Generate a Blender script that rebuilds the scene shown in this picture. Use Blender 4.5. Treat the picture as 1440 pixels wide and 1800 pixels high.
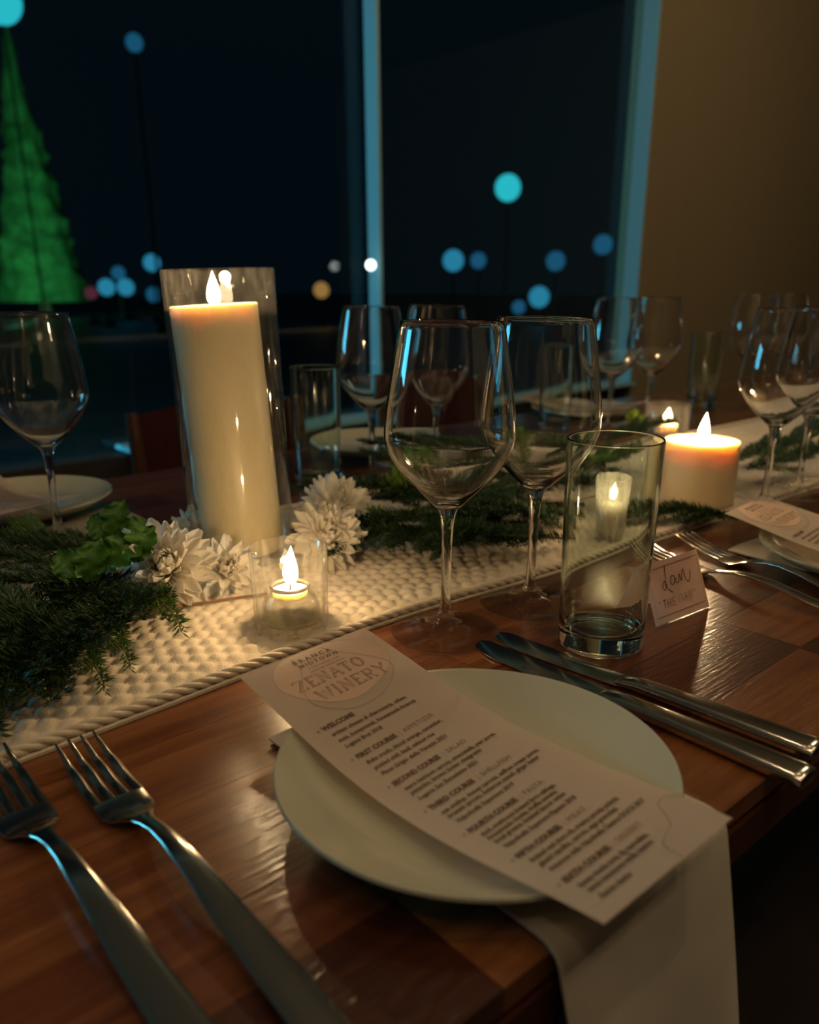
import bpy, bmesh, math, random
from mathutils import Vector, Matrix, Euler, noise
R = math.radians
rnd = random.Random(7)
for o in list(bpy.data.objects): bpy.data.objects.remove(o)
SC = bpy.context.scene; COL = SC.collection
TT = 0.75                     # height of the table top above the floor

# ---------------------------------------------------------------- camera
CAM_H = 0.25; FPX = 1430.0; TH = R(18.97); CX, CY = 720.0, 990.0; RO = R(.33)
_c, _s = math.cos(TH), math.sin(TH)
_R0 = Vector((1, 0, 0)); _U0 = Vector((0, _s, _c)); FW = Vector((0, _c, -_s))
RV = _R0*math.cos(RO) - _U0*math.sin(RO); UV = _U0*math.cos(RO) + _R0*math.sin(RO)
cd = bpy.data.cameras.new('camera'); cam = bpy.data.objects.new('camera', cd); COL.objects.link(cam)
cd.sensor_fit = 'HORIZONTAL'; cd.sensor_width = 36; cd.lens = 36*FPX/1440
cd.shift_y = (CY-900)/1440; cd.clip_start = .02; cd.clip_end = 300
m = Matrix((RV, UV, -FW)).transposed().to_4x4(); m.translation = Vector((0, 0, TT+CAM_H)); cam.matrix_world = m
cd.dof.use_dof = True; cd.dof.focus_distance = 0.565; cd.dof.aperture_fstop = 7.5; cd.dof.aperture_blades = 0
SC.camera = cam

# ---------------------------------------------------------------- world, exposure, big lights
w = bpy.data.worlds.new('night_sky'); SC.world = w; w.use_nodes = True
bg = w.node_tree.nodes['Background']; bg.inputs[0].default_value = (.0007, .0034, .0056, 1); bg.inputs[1].default_value = 1.0
vs = SC.view_settings; vs.view_transform = 'Standard'; vs.look = 'None'; vs.exposure = 0; vs.gamma = 1; vs.use_curve_mapping = False
cy_ = SC.cycles
cy_.use_denoising = True; cy_.max_bounces = 14; cy_.transparent_max_bounces = 24; cy_.transmission_bounces = 12
cy_.sample_clamp_indirect = 2.5; cy_.sample_clamp_direct = 0; cy_.caustics_reflective = True; cy_.caustics_refractive = True
cy_.blur_glossy = .5

# table frame: u runs along the near edge of the table, v across it
AL = R(41.2); O2 = Vector((.0195, .2227)); TU = Vector((math.cos(AL), math.sin(AL))); TV = Vector((-TU.y, TU.x))
def W(u, v, z=0.): p = O2 + TU*u + TV*v; return Vector((p.x, p.y, TT+z))
def ray(px, py): return (px-CX)/FPX*RV + (CY-py)/FPX*UV + FW
def at(px, py, h=0.):                      # point of the plane h above the table top seen at that pixel
    d = ray(px, py); t = (h-CAM_H)/d.z; return Vector((d.x*t, d.y*t, TT+h))
def at_v(px, py, v):                       # point on the vertical plane v
    d = ray(px, py); n = Vector((TV.x, TV.y, 0)); o = Vector((O2.x, O2.y, 0))+n*v
    t = o.dot(n)/d.dot(n); return Vector((d.x*t, d.y*t, TT+CAM_H+d.z*t))
def at_y(px, py, Y): d = ray(px, py); t = Y/d.y; return Vector((d.x*t, Y, TT+CAM_H+d.z*t))
def uv_of(p): q = Vector((p.x, p.y))-O2; return q.dot(TU), q.dot(TV)

def area_light(name, loc, target, size, power, color, size_y=None):
    l = bpy.data.lights.new(name, 'AREA'); l.energy = power; l.color = color; l.size = size
    if size_y: l.shape = 'RECTANGLE'; l.size_y = size_y
    o = bpy.data.objects.new(name, l); COL.objects.link(o); o.location = loc
    o.rotation_euler = (Vector(target)-Vector(loc)).to_track_quat('-Z', 'Y').to_euler(); return o
def point_light(name, loc, power, color, radius=.004):
    l = bpy.data.lights.new(name, 'POINT'); l.energy = power; l.color = color; l.shadow_soft_size = radius
    o = bpy.data.objects.new(name, l); COL.objects.link(o); o.location = loc; return o
WARM = (1, .68, .36); CANDLE = (1, .66, .33)
area_light('blue_flood_outside', W(-2.6, 4.6, 1.0), W(.6, 1.2, 0), 1.2, 45, (.10, .66, 1.0), .6)
for _u, _v, _z, _p in ((-.9, -.8, 2.0, 6), (-.2, -.9, 2.0, 7), (.5, -.8, 2.0, 7), (1.3, -.9, 2.0, 6), (2.2, -.7, 2.0, 6), (.1, -.35, 1.9, 8), (1.7, .1, 1.95, 5), (-1.3, .1, 1.9, 4), (.9, .5, 2.0, 4)):
    point_light('pendant_bulb', W(_u, _v, _z), _p, (1, .74, .44), .028)
area_light('added_wall_fill_light', W(3.3, .2, 2.05), W(2.9, 2., .1), .4, 9.0, (1, .76, .42))  # added unseen lamp, brightens the taupe wall
_l = bpy.data.lights.new('added_blue_frame_spot', 'SPOT'); _l.energy = 330; _l.color = (.08, .60, .85); _l.spot_size = R(34); _l.spot_blend = .6; _l.shadow_soft_size = .08  # added unseen spot that washes the mullion and jamb blue
_o = bpy.data.objects.new('added_blue_frame_spot', _l); COL.objects.link(_o); _o.location = W(-1.9, 2.9, .1)
_o.rotation_euler = (W(1.6, 2.03, .30)-_o.location).to_track_quat('-Z', 'Y').to_euler()

# ---------------------------------------------------------------- materials
def mat(name, color=(.5, .5, .5), rough=.5, metal=0, **kw):
    m = bpy.data.materials.new(name); m.use_nodes = True
    b = m.node_tree.nodes['Principled BSDF']; b.inputs['Base Color'].default_value = (*color, 1)
    b.inputs['Roughness'].default_value = rough; b.inputs['Metallic'].default_value = metal
    for k, v in kw.items():
        b.inputs[k.replace('_', ' ')].default_value = v
    return m
def N(m, t, **kw):
    n = m.node_tree.nodes.new(t)
    for k, v in kw.items():
        if k in n.inputs: n.inputs[k].default_value = v
        else: setattr(n, k, v)
    return n
def LK(m, a, b): m.node_tree.links.new(a, b)
def bsdf(m): return m.node_tree.nodes['Principled BSDF']
def noise_tint(m, c1, c2, scale=20, bump=0., bscale=None, coord='Object', detail=4, lo=.3, hi=.7, dist=.002):
    tc = N(m, 'ShaderNodeTexCoord'); n = N(m, 'ShaderNodeTexNoise'); n.inputs['Scale'].default_value = scale; n.inputs['Detail'].default_value = detail
    LK(m, tc.outputs[coord], n.inputs['Vector']); r = N(m, 'ShaderNodeValToRGB')
    r.color_ramp.elements[0].color = (*c1, 1); r.color_ramp.elements[1].color = (*c2, 1)
    r.color_ramp.elements[0].position = lo; r.color_ramp.elements[1].position = hi
    LK(m, n.outputs[0], r.inputs[0]); LK(m, r.outputs[0], bsdf(m).inputs['Base Color'])
    if bump:
        n2 = N(m, 'ShaderNodeTexNoise'); n2.inputs['Scale'].default_value = bscale or scale; n2.inputs['Detail'].default_value = 3
        LK(m, tc.outputs[coord], n2.inputs['Vector'])
        b = N(m, 'ShaderNodeBump'); b.inputs['Strength'].default_value = bump; b.inputs['Distance'].default_value = dist
        LK(m, n2.outputs[0], b.inputs['Height']); LK(m, b.outputs[0], bsdf(m).inputs['Normal'])
    return m

# wood of the staves: colour from one stave to the next, fine grain along the stave, glossy lacquer
M_wood = mat('stave_wood', rough=.32); mm = M_wood
bsdf(mm).inputs['Coat Weight'].default_value = .9; bsdf(mm).inputs['Coat Roughness'].default_value = .17
bsdf(mm).inputs['Specular IOR Level'].default_value = .4
oi = N(mm, 'ShaderNodeObjectInfo'); ge = N(mm, 'ShaderNodeNewGeometry')
mp = N(mm, 'ShaderNodeMapping', vector_type='TEXTURE'); mp.inputs['Rotation'].default_value = (0, 0, AL)
LK(mm, ge.outputs['Position'], mp.inputs['Vector'])
sc_ = N(mm, 'ShaderNodeVectorMath', operation='MULTIPLY'); sc_.inputs[1].default_value = (6, 90, 90); LK(mm, mp.outputs[0], sc_.inputs[0])
cmb = N(mm, 'ShaderNodeCombineXYZ'); ml = N(mm, 'ShaderNodeMath', operation='MULTIPLY'); ml.inputs[1].default_value = 90
LK(mm, oi.outputs['Random'], ml.inputs[0])
for k in range(3): LK(mm, ml.outputs[0], cmb.inputs[k])
ad = N(mm, 'ShaderNodeVectorMath', operation='ADD'); LK(mm, sc_.outputs[0], ad.inputs[0]); LK(mm, cmb.outputs[0], ad.inputs[1])
gn = N(mm, 'ShaderNodeTexNoise'); gn.inputs['Scale'].default_value = 1.0; gn.inputs['Detail'].default_value = 6; gn.inputs['Roughness'].default_value = .6
gn.inputs['Distortion'].default_value = .6
LK(mm, ad.outputs[0], gn.inputs['Vector'])
cr = N(mm, 'ShaderNodeValToRGB'); cr.color_ramp.interpolation = 'LINEAR'
els = [(0, (.038, .008, .003)), (.35, (.072, .017, .006)), (.6, (.13, .038, .012)), (.82, (.20, .070, .021)), (1, (.27, .105, .032))]
cr.color_ramp.elements[0].color = (*els[0][1], 1); cr.color_ramp.elements[1].color = (*els[-1][1], 1)
for p_, c_ in els[1:-1]: e = cr.color_ramp.elements.new(p_); e.color = (*c_, 1)
m1 = N(mm, 'ShaderNodeMath', operation='MULTIPLY_ADD'); m1.inputs[1].default_value = 1.15; LK(mm, gn.outputs[0], m1.inputs[0])
m2 = N(mm, 'ShaderNodeMath', operation='MULTIPLY_ADD'); m2.inputs[1].default_value = .72; m2.inputs[2].default_value = -.44; LK(mm, oi.outputs['Random'], m2.inputs[0])
LK(mm, m2.outputs[0], m1.inputs[2]); LK(mm, m1.outputs[0], cr.inputs[0]); LK(mm, cr.outputs[0], bsdf(mm).inputs['Base Color'])
sc2 = N(mm, 'ShaderNodeVectorMath', operation='MULTIPLY'); sc2.inputs[1].default_value = (45, 420, 420); LK(mm, mp.outputs[0], sc2.inputs[0])
gn2 = N(mm, 'ShaderNodeTexNoise'); gn2.inputs['Scale'].default_value = 1; gn2.inputs['Detail'].default_value = 3; LK(mm, sc2.outputs[0], gn2.inputs['Vector'])
bp = N(mm, 'ShaderNodeBump'); bp.inputs['Strength'].default_value = .5; bp.inputs['Distance'].default_value = .0007
LK(mm, gn2.outputs[0], bp.inputs['Height']); LK(mm, bp.outputs[0], bsdf(mm).inputs['Normal']); LK(mm, bp.outputs[0], bsdf(mm).inputs['Coat Normal'])

M_cloth = noise_tint(mat('runner_cotton', rough=.95, Sheen_Weight=.2), (.62, .53, .41), (.74, .64, .50), 60, .55, 900, dist=.0006)
M_napkin = noise_tint(mat('napkin_linen', rough=.9, Sheen_Weight=.2), (.52, .47, .38), (.58, .53, .43), 30, .25, 700, dist=.0004)
M_ink = mat('brown_ink', (.10, .055, .03), .6); M_ink2 = mat('light_brown_ink', (.26, .16, .10), .6)
M_blush = mat('blush_print', (.58, .40, .30), .6); M_taupe = mat('taupe_line_print', (.36, .28, .21), .6)
M_black = mat('black_pen', (.03, .02, .02), .6); M_gold = mat('card_border_print', (.25, .15, .10), .5)
M_steel = mat('polished_steel', (.62, .58, .52), .16, 1.0)
M_china = mat('white_glazed_china', (.47, .465, .36), .14, Coat_Weight=.6, Coat_Roughness=.06)
M_wax = mat('ivory_wax', (.86, .74, .52), .38, Subsurface_Weight=1.0, Subsurface_Scale=.010)
bsdf(M_wax).inputs['Subsurface Radius'].default_value = (1.0, .80, .50)
M_wax2 = mat('honey_wax', (.92, .72, .44), .42, Subsurface_Weight=1.0, Subsurface_Scale=.012)
bsdf(M_wax2).inputs['Subsurface Radius'].default_value = (1.0, .84, .55)
M_wick = mat('charred_wick', (.02, .015, .012), .9)
M_tin = mat('tealight_tin', (.75, .72, .66), .25, 1.0)
def leafy(name, c, rough=.55, trans=.25):
    m = mat(name, c, rough); nt = m.node_tree; b = bsdf(m)
    t = N(m, 'ShaderNodeBsdfTranslucent'); t.inputs[0].default_value = (*[min(1, x*1.1) for x in c], 1)
    mx = N(m, 'ShaderNodeMixShader'); mx.inputs[0].default_value = trans
    LK(m, b.outputs[0], mx.inputs[1]); LK(m, t.outputs[0], mx.inputs[2]); LK(m, mx.outputs[0], nt.nodes['Material Output'].inputs[0]); return m
M_paper = leafy('menu_card_stock', (.82, .70, .60), .6, .12)
M_card = leafy('place_card_stock', (.86, .70, .62), .6, .35)
M_petal = leafy('white_petal', (.93, .88, .80), .6, .45)
M_needle = leafy('dark_needles', (.022, .065, .016), .5, .15)
M_needle2 = leafy('fresh_needles', (.10, .20, .035), .5, .25)
M_leaf = leafy('bright_leaf', (.065, .19, .02), .45, .25)
M_mum = leafy('lime_petal', (.26, .40, .04), .5, .35)
M_twig = noise_tint(mat('brown_twig', rough=.8), (.12, .06, .03), (.22, .12, .06), 90)
M_twig2 = mat('pinkish_twig', (.42, .22, .14), .6); M_stem = mat('pale_green_stem', (.35, .40, .20), .6)

def glass(name, color=(1, 1, 1), rough=0.0, ior=1.47):
    m = bpy.data.materials.new(name); m.use_nodes = True; nt = m.node_tree; nt.nodes.remove(bsdf(m))
    g = N(m, 'ShaderNodeBsdfGlass'); g.inputs['Color'].default_value = (*color, 1); g.inputs['Roughness'].default_value = rough; g.inputs['IOR'].default_value = ior
    LK(m, g.outputs[0], nt.nodes['Material Output'].inputs[0]); return m
def thin_glass(name, tint=(1, 1, 1), rough=.02, blend=.12, smudge=0.):
    m = bpy.data.materials.new(name); m.use_nodes = True; nt = m.node_tree; nt.nodes.remove(bsdf(m))
    t = N(m, 'ShaderNodeBsdfTransparent'); t.inputs[0].default_value = (*tint, 1)
    g = N(m, 'ShaderNodeBsdfGlossy'); g.inputs['Roughness'].default_value = rough
    lw = N(m, 'ShaderNodeLayerWeight'); lw.inputs[0].default_value = .5            # Schlick: same from both sides of the wall
    pw = N(m, 'ShaderNodeMath', operation='POWER'); pw.inputs[1].default_value = 4.0; LK(m, lw.outputs['Facing'], pw.inputs[0])
    f = N(m, 'ShaderNodeMath', operation='MULTIPLY_ADD'); f.inputs[1].default_value = .90; f.inputs[2].default_value = .04; LK(m, pw.outputs[0], f.inputs[0])
    mx = N(m, 'ShaderNodeMixShader'); LK(m, f.outputs[0], mx.inputs[0]); LK(m, t.outputs[0], mx.inputs[1]); LK(m, g.outputs[0], mx.inputs[2])
    out = mx
    if smudge:
        tr = N(m, 'ShaderNodeBsdfTranslucent'); tr.inputs[0].default_value = (.9, .85, .78, 1)
        df = N(m, 'ShaderNodeBsdfDiffuse'); df.inputs[0].default_value = (.9, .85, .78, 1)
        md = N(m, 'ShaderNodeMixShader'); md.inputs[0].default_value = .5; LK(m, tr.outputs[0], md.inputs[1]); LK(m, df.outputs[0], md.inputs[2])
        tc = N(m, 'ShaderNodeTexCoord'); mpn = N(m, 'ShaderNodeMapping'); mpn.inputs['Scale'].default_value = (90, 90, 22)
        LK(m, tc.outputs['Object'], mpn.inputs['Vector']); n = N(m, 'ShaderNodeTexNoise'); n.inputs['Scale'].default_value = 2.2; n.inputs['Detail'].default_value = 5
        LK(m, mpn.outputs[0], n.inputs['Vector']); mr = N(m, 'ShaderNodeMapRange'); mr.inputs[1].default_value = .45; mr.inputs[2].default_value = .8
        mr.inputs[3].default_value = smudge*.35; mr.inputs[4].default_value = smudge*2.2
        LK(m, n.outputs[0], mr.inputs[0]); m3 = N(m, 'ShaderNodeMixShader'); LK(m, mr.outputs[0], m3.inputs[0]); LK(m, mx.outputs[0], m3.inputs[1]); LK(m, md.outputs[0], m3.inputs[2]); out = m3
    LK(m, out.outputs[0], nt.nodes['Material Output'].inputs[0]); return m
M_glass = glass('clear_crystal'); M_tumbler = glass('clear_tumbler_glass', (.96, 1, .97))
M_vase = thin_glass('thin_vase_glass', (.97, .98, .97), .03, smudge=.014)
M_votive = thin_glass('votive_glass', (.97, .97, .95), .05, smudge=.022)
M_foot = thin_glass('wine_glass_foot', (.97, .98, .96), .02)
M_pane = thin_glass('window_pane_glass', (.93, .97, .96), .0)
M_merc = thin_glass('cut_votive_glass', (.9, .9, .88), .08, smudge=.55)
def emis(name, color, strength):
    m = bpy.data.materials.new(name); m.use_nodes = True; nt = m.node_tree; nt.nodes.remove(bsdf(m))
    e = N(m, 'ShaderNodeEmission'); e.inputs[0].default_value = (*color, 1); e.inputs[1].default_value = strength
    LK(m, e.outputs[0], nt.nodes['Material Output'].inputs[0]); return m
M_flame = emis('candle_flame', (1, .74, .42), 9.0)                         # a flame lets light through: emission added to clear air
_a = N(M_flame, 'ShaderNodeAddShader'); _t = N(M_flame, 'ShaderNodeBsdfTransparent')
LK(M_flame, _t.outputs[0], _a.inputs[0]); LK(M_flame, M_flame.node_tree.nodes['Emission'].outputs[0], _a.inputs[1]); LK(M_flame, _a.outputs[0], M_flame.node_tree.nodes['Material Output'].inputs[0])
M_wall = mat('taupe_wall_panel', (.26, .20, .12), .85); mm = M_wall
tc = N(mm, 'ShaderNodeTexCoord'); wv = N(mm, 'ShaderNodeTexNoise'); mpw = N(mm, 'ShaderNodeMapping'); mpw.inputs['Scale'].default_value = (120, 120, 1.5)
LK(mm, tc.outputs['Object'], mpw.inputs['Vector']); LK(mm, mpw.outputs[0], wv.inputs['Vector']); wv.inputs['Scale'].default_value = 1.0
rw = N(mm, 'ShaderNodeValToRGB'); rw.color_ramp.elements[0].color = (.20, .150, .085, 1); rw.color_ramp.elements[1].color = (.27, .205, .12, 1)
LK(mm, wv.outputs[0], rw.inputs[0]); LK(mm, rw.outputs[0], bsdf(mm).inputs['Base Color'])
M_frame = mat('frame_with_blue_light_tint', (.26, .50, .56), .5)  # blue of the outside light is put into the frame colour
M_dark = mat('dark_paint', (.03, .022, .018), .6)
M_floor = noise_tint(mat('dark_floor_boards', rough=.45), (.03, .018, .012), (.05, .03, .02), 3)
M_ceil = mat('ceiling_paint', (.30, .26, .20), .9)
M_terrace = noise_tint(mat('terrace_stone', rough=.5), (.06, .085, .10), (.11, .14, .16), 1.5)
M_chairwood = mat('dark_chair_wood', (.06, .025, .012), .35); M_red = noise_tint(mat('red_upholstery', rough=.8), (.06, .006, .005), (.09, .009, .007), 60, .3, 500)
M_tree = noise_tint(mat('tree_foliage', rough=.9), (.03, .10, .03), (.10, .32, .10), 2.2, detail=6)
M_pole = mat('dark_lamp_pole', (.01, .012, .015), .6)

# ---------------------------------------------------------------- helpers
def link(o, parent=None):
    COL.objects.link(o)
    if parent: o.parent = parent
    return o
def obj(name, bm, material, parent=None, smooth=True, loc=None):
    if isinstance(bm, bmesh.types.BMesh):
        me = bpy.data.meshes.new(name); bm.to_mesh(me); bm.free()
    else: me = bm
    for p in me.polygons: p.use_smooth = smooth
    if smooth and len(me.polygons) < 40000: me.set_sharp_from_angle(angle=R(50))
    me.materials.clear(); me.materials.append(material)
    o = bpy.data.objects.new(name, me)
    if loc is not None: o.location = loc
    return link(o, parent)
def tag(o, label=None, cat=None, group=None, kind=None):
    if label: o['label'] = label
    if cat: o['category'] = cat
    if group: o['group'] = group
    if kind: o['kind'] = kind
    return o
def thing(name, label, cat, loc=(0, 0, 0), rot=(0, 0, 0), group=None):
    o = bpy.data.objects.new(name, None); link(o); o.location = loc; o.rotation_euler = rot; o.empty_display_size = .02
    return tag(o, label, cat, group)
def copy_tree(o, parent=None):
    c = o.copy(); COL.objects.link(c); c.parent = parent
    for ch in list(o.children): copy_tree(ch, c)
    return c
def pyd(name, v, f):
    me = bpy.data.meshes.new(name); me.from_pydata([tuple(x) for x in v], [], f); me.update(); return me
def lathe(profile, seg=64, bm=None, wob=None):
    bm = bm or bmesh.new(); rings = []
    for r, z in profile:
        if r < 1e-6: rings.append([bm.verts.new((0, 0, z))])
        else: rings.append([bm.verts.new((r*math.cos(2*math.pi*k/seg), r*math.sin(2*math.pi*k/seg), z)) for k in range(seg)])
    for a, b in zip(rings, rings[1:]):
        for k in range(seg):
            k2 = (k+1) % seg
            if len(a) == 1 and len(b) == 1: continue
            if len(a) == 1: bm.faces.new((a[0], b[k2], b[k]))
            elif len(b) == 1: bm.faces.new((a[k], a[k2], b[0]))
            else: bm.faces.new((a[k], a[k2], b[k2], b[k]))
    return bm
def spline(pts, n):                         # Catmull-Rom through 2D or 3D points
    P = [Vector(p) for p in pts]; P = [P[0]*2-P[1]]+P+[P[-1]*2-P[-2]]; out = []
    for i in range(1, len(P)-2):
        for k in range(n):
            t = k/n; a, b, c, d = P[i-1:i+3]
            out.append(.5*((2*b)+(c-a)*t+(2*a-5*b+4*c-d)*t*t+(3*b-a-3*c+d)*t**3))
    out.append(P[-2]); return out
def tube(pts, rad, seg=8, bm=None, cap=True):
    bm = bm or bmesh.new(); P = [Vector(p) for p in pts]; n = len(P)
    if not hasattr(rad, '__len__'): rad = [rad]*n
    rings = []; up = None
    for i, p in enumerate(P):
        t = (P[min(i+1, n-1)]-P[max(i-1, 0)]).normalized()
        if up is None: up = t.orthogonal().normalized()
        up = (up - t*up.dot(t)).normalized(); s_ = t.cross(up)
        rings.append([bm.verts.new(p + (up*math.cos(2*math.pi*k/seg)+s_*math.sin(2*math.pi*k/seg))*rad[i]) for k in range(seg)])
    for a, b in zip(rings, rings[1:]):
        for k in range(seg): bm.faces.new((a[k], a[(k+1) % seg], b[(k+1) % seg], b[k]))
    if cap: bm.faces.new(rings[0][::-1]); bm.faces.new(rings[-1])
    return bm
def box(x0, x1, y0, y1, z0, z1, bm=None, bev=0):
    bm = bm or bmesh.new(); v = [bm.verts.new((x, y, z)) for x in (x0, x1) for y in (y0, y1) for z in (z0, z1)]
    fs = [bm.faces.new([v[i] for i in f]) for f in ((0, 1, 3, 2), (4, 6, 7, 5), (0, 4, 5, 1), (2, 3, 7, 6), (0, 2, 6, 4), (1, 5, 7, 3))]
    if bev: bmesh.ops.bevel(bm, geom=list({e for f in fs for e in f.edges}), offset=bev, segments=2, affect='EDGES')
    return bm
def loft(sections, seg=12, bm=None):        # (y, z, half width, half thickness, power)
    bm = bm or bmesh.new(); rings = []
    for y, z, hw, ht, *pw in sections:
        e = 2/(pw[0] if pw else 2.6); ring = []
        for k in range(seg):
            a = 2*math.pi*(k+.5)/seg; c, s = math.cos(a), math.sin(a)
            ring.append(bm.verts.new((hw*math.copysign(abs(c)**e, c), y, z+ht*math.copysign(abs(s)**e, s))))
        rings.append(ring)
    for a, b in zip(rings, rings[1:]):
        for k in range(seg): bm.faces.new((a[k], b[k], b[(k+1) % seg], a[(k+1) % seg]))
    bm.faces.new(rings[0]); bm.faces.new(rings[-1][::-1]); return bm
def box_uv(name, u0, u1, v0, v1, z0, z1, material, parent=None, bev=0):   # box in the table frame, z absolute
    bm = box(u0, u1, v0, v1, z0, z1, bev=bev)
    for v in bm.verts: p = O2+TU*v.co.x+TV*v.co.y; v.co = Vector((p.x, p.y, v.co.z))
    return obj(name, bm, material, parent, smooth=False)

# ---------------------------------------------------------------- room
VW = 2.05                                   # plane of the window wall
def S(o): o['kind'] = 'structure'; return o
u_mull = uv_of(at_v(664, 380, VW))[0]; u_wall = uv_of(at_v(1141, 150, VW))[0]
UL, UR, VF, ZC = -4.2, 5.5, -3.2, 2.9
S(box_uv('floor', UL, UR, VF, VW+.1, -.1, 0, M_floor)); S(box_uv('ceiling', UL, UR, VF, VW+.1, ZC, ZC+.1, M_ceil))
S(box_uv('wall_left', UL-.1, UL, VF, VW+.1, 0, ZC, M_ceil)); S(box_uv('wall_right', UR, UR+.1, VF, VW+.1, 0, ZC, M_wall)); S(box_uv('wall_front', UL, UR, VF-.1, VF, 0, ZC, M_dark))
S(box_uv('wall_back', u_wall+.012, UR, VW-.02, VW+.1, 0, ZC, M_wall))
zs = at_v(272, 797, VW-.12).z
S(box_uv('wall_below_window', UL, u_wall+.012, VW, VW+.1, 0, zs-.02, M_dark)).name = 'baseboard_back'
win = bpy.data.objects.new('window_1', None); link(win); S(win); win.location = (0, 0, 0)
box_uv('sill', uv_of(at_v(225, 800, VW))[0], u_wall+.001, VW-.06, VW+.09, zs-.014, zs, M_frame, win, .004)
S(box_uv('reflection_ledge_1', uv_of(at_v(250, 838, VW-.16))[0], u_wall, VW-.19, VW-.13, 0, at_v(290, 838, VW-.16).z, M_frame))  # added ledge, stands in for a bar of blue reflection
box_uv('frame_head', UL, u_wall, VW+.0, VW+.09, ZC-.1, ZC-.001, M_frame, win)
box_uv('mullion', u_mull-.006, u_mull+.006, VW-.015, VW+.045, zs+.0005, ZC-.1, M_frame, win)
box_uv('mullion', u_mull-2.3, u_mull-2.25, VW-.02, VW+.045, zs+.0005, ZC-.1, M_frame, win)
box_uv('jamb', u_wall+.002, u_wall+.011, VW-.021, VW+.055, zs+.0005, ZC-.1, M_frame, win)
for a, b in ((UL+.01, u_mull-2.3), (u_mull-2.25, u_mull-.006), (u_mull+.006, u_wall+.002)):
    box_uv('pane', a+.001, b-.001, VW+.060, VW+.066, zs+.001, ZC-.101, M_pane, win)
# terrace and ground outside
S(box_uv('floor_terrace', -60, 60, VW+.11, 90, -.12, -.02, M_terrace))

# night lamps seen beyond the window
M_lamps = {'blue': emis('blue_lamp_globe', (.02, .20, .34), 1.1), 'dim': emis('dim_blue_lamp_globe', (.012, .11, .22), .8), 'teal': emis('teal_lamp_globe', (.02, .42, .50), 1.3),
           'amber': emis('amber_lamp_globe', (.42, .22, .06), .8), 'white': emis('white_lamp_globe', (.85, .95, .9), 3.2), 'red': emis('red_lamp_globe', (.12, .03, .05), .7)}
lamps = [(236, 75, 15, 'dim', 'dim blue lamp globe high in the dark above the tall candle'), (267, 462, 16, 'blue', 'blue lamp globe just left of the tall vase rim'),
 (187, 505, 16, 'blue', 'left one of two touching blue lamp globes beside the green tree'), (221, 505, 16, 'blue', 'right one of two touching blue lamp globes beside the green tree'),
 (208, 480, 13, 'dim', 'faint blue lamp globe above the touching pair of lamps'), (270, 518, 14, 'dim', 'faint lamp globe low beside the tall vase'),
 (160, 515, 12, 'red', 'faint reddish lamp globe at the foot of the green tree'), (565, 510, 15, 'amber', 'amber lamp globe between the tall candle and the mullion'),
 (893, 330, 24, 'teal', 'brightest cyan lamp globe high above the middle wine glasses'),
 (797, 458, 20, 'blue', 'blue lamp globe above the front wine glass, left of a dimmer one'), (841, 458, 15, 'dim', 'dim blue lamp globe right beside a brighter blue one'),
 (977, 459, 18, 'dim', 'dim blue lamp globe above the second wine glass'), (1060, 430, 18, 'dim', 'dim teal lamp globe nearest the lit window jamb'),
 (948, 522, 20, 'blue', 'blue lamp globe low above the second wine glass rim'), (912, 540, 13, 'dim', 'faint lamp globe lowest above the wine glass rims'),
 (0, 2, 36, 'teal', 'large teal lamp globe at the top left corner above the green tree')]
for x, y, r, k, lb in lamps:
    Y = {236: 19., 267: 24., 187: 22., 221: 26., 208: 29., 270: 28., 160: 24., 652: 14., 797: 20., 841: 24., 912: 25.}.get(x, 22.)
    p = at_y(x, y, Y); rr = r*Y/FPX*.86
    t = thing('street_lamp', lb, 'lamp', (p.x, p.y, -.02), group='night lamps beyond the window')
    obj('lamp_pole', lathe([(0, 0), (.12, 0), (.12, .1), (.03, .2), (.025, p.z+.02-rr*.95), (0, p.z+.02-rr*.95)], 8), M_pole, t)
    bm = bmesh.new(); bmesh.ops.create_uvsphere(bm, u_segments=16, v_segments=10, radius=rr)
    obj('lamp_globe', bm, M_lamps[k], t, loc=(0, 0, p.z+.02))
pb = at_v(652, 466, VW-.035); t = thing('sconce', 'small bright white globe light on the narrow window mullion', 'lamp', pb)
bm = bmesh.new(); bmesh.ops.create_uvsphere(bm, u_segments=20, v_segments=12, radius=.0165); obj('light_globe', bm, M_lamps['white'], t)
obj('bracket', tube([(0, 0, 0), tuple(TV*.014)+(0,), tuple(TV*.019)+(0,)], .005, 8), M_pole, t)
# conical tree lit green
pb = at_y(80, 535, 30.); pt = at_y(22, 15, 30.)
t = thing('conical_tree', 'tall narrow conical tree lit green outside at the far left', 'tree', (pb.x, pb.y, -.02))
Ht = pt.z+.02; bm = bmesh.new(); seg = 40; prof = []
for i in range(41):
    f = i/40; r = 1.55*(1-f)**1.12*(.95+.05*math.cos(i*2.1))+.02
    prof.append((r, .5+f*(Ht-.5)))
lathe([(0, .5)]+prof+[(0, Ht)], seg, bm)
for v in bm.verts:
    n = noise.noise(v.co*2.1)*.22+noise.noise(v.co*5.)*.12; d = Vector((v.co.x, v.co.y, 0))
    if d.length > .02: v.co += d.normalized()*n*min(1, d.length*2)
obj('foliage', bm, M_tree, t)['kind'] = 'stuff'
obj('trunk', lathe([(0, 0), (.22, 0), (.16, 1.2), (0, 1.2)], 10), M_twig, t)
l = bpy.data.lights.new('green_spot_on_tree', 'SPOT'); l.energy = 2600; l.color = (.10, 1, .33); l.spot_size = R(55); l.shadow_soft_size = .3
o = bpy.data.objects.new('green_spot_on_tree', l); link(o); o.location = (pb.x+2.6, pb.y-9, .2); l.energy = 1500; l.color = (.22, 1, .55)
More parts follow.
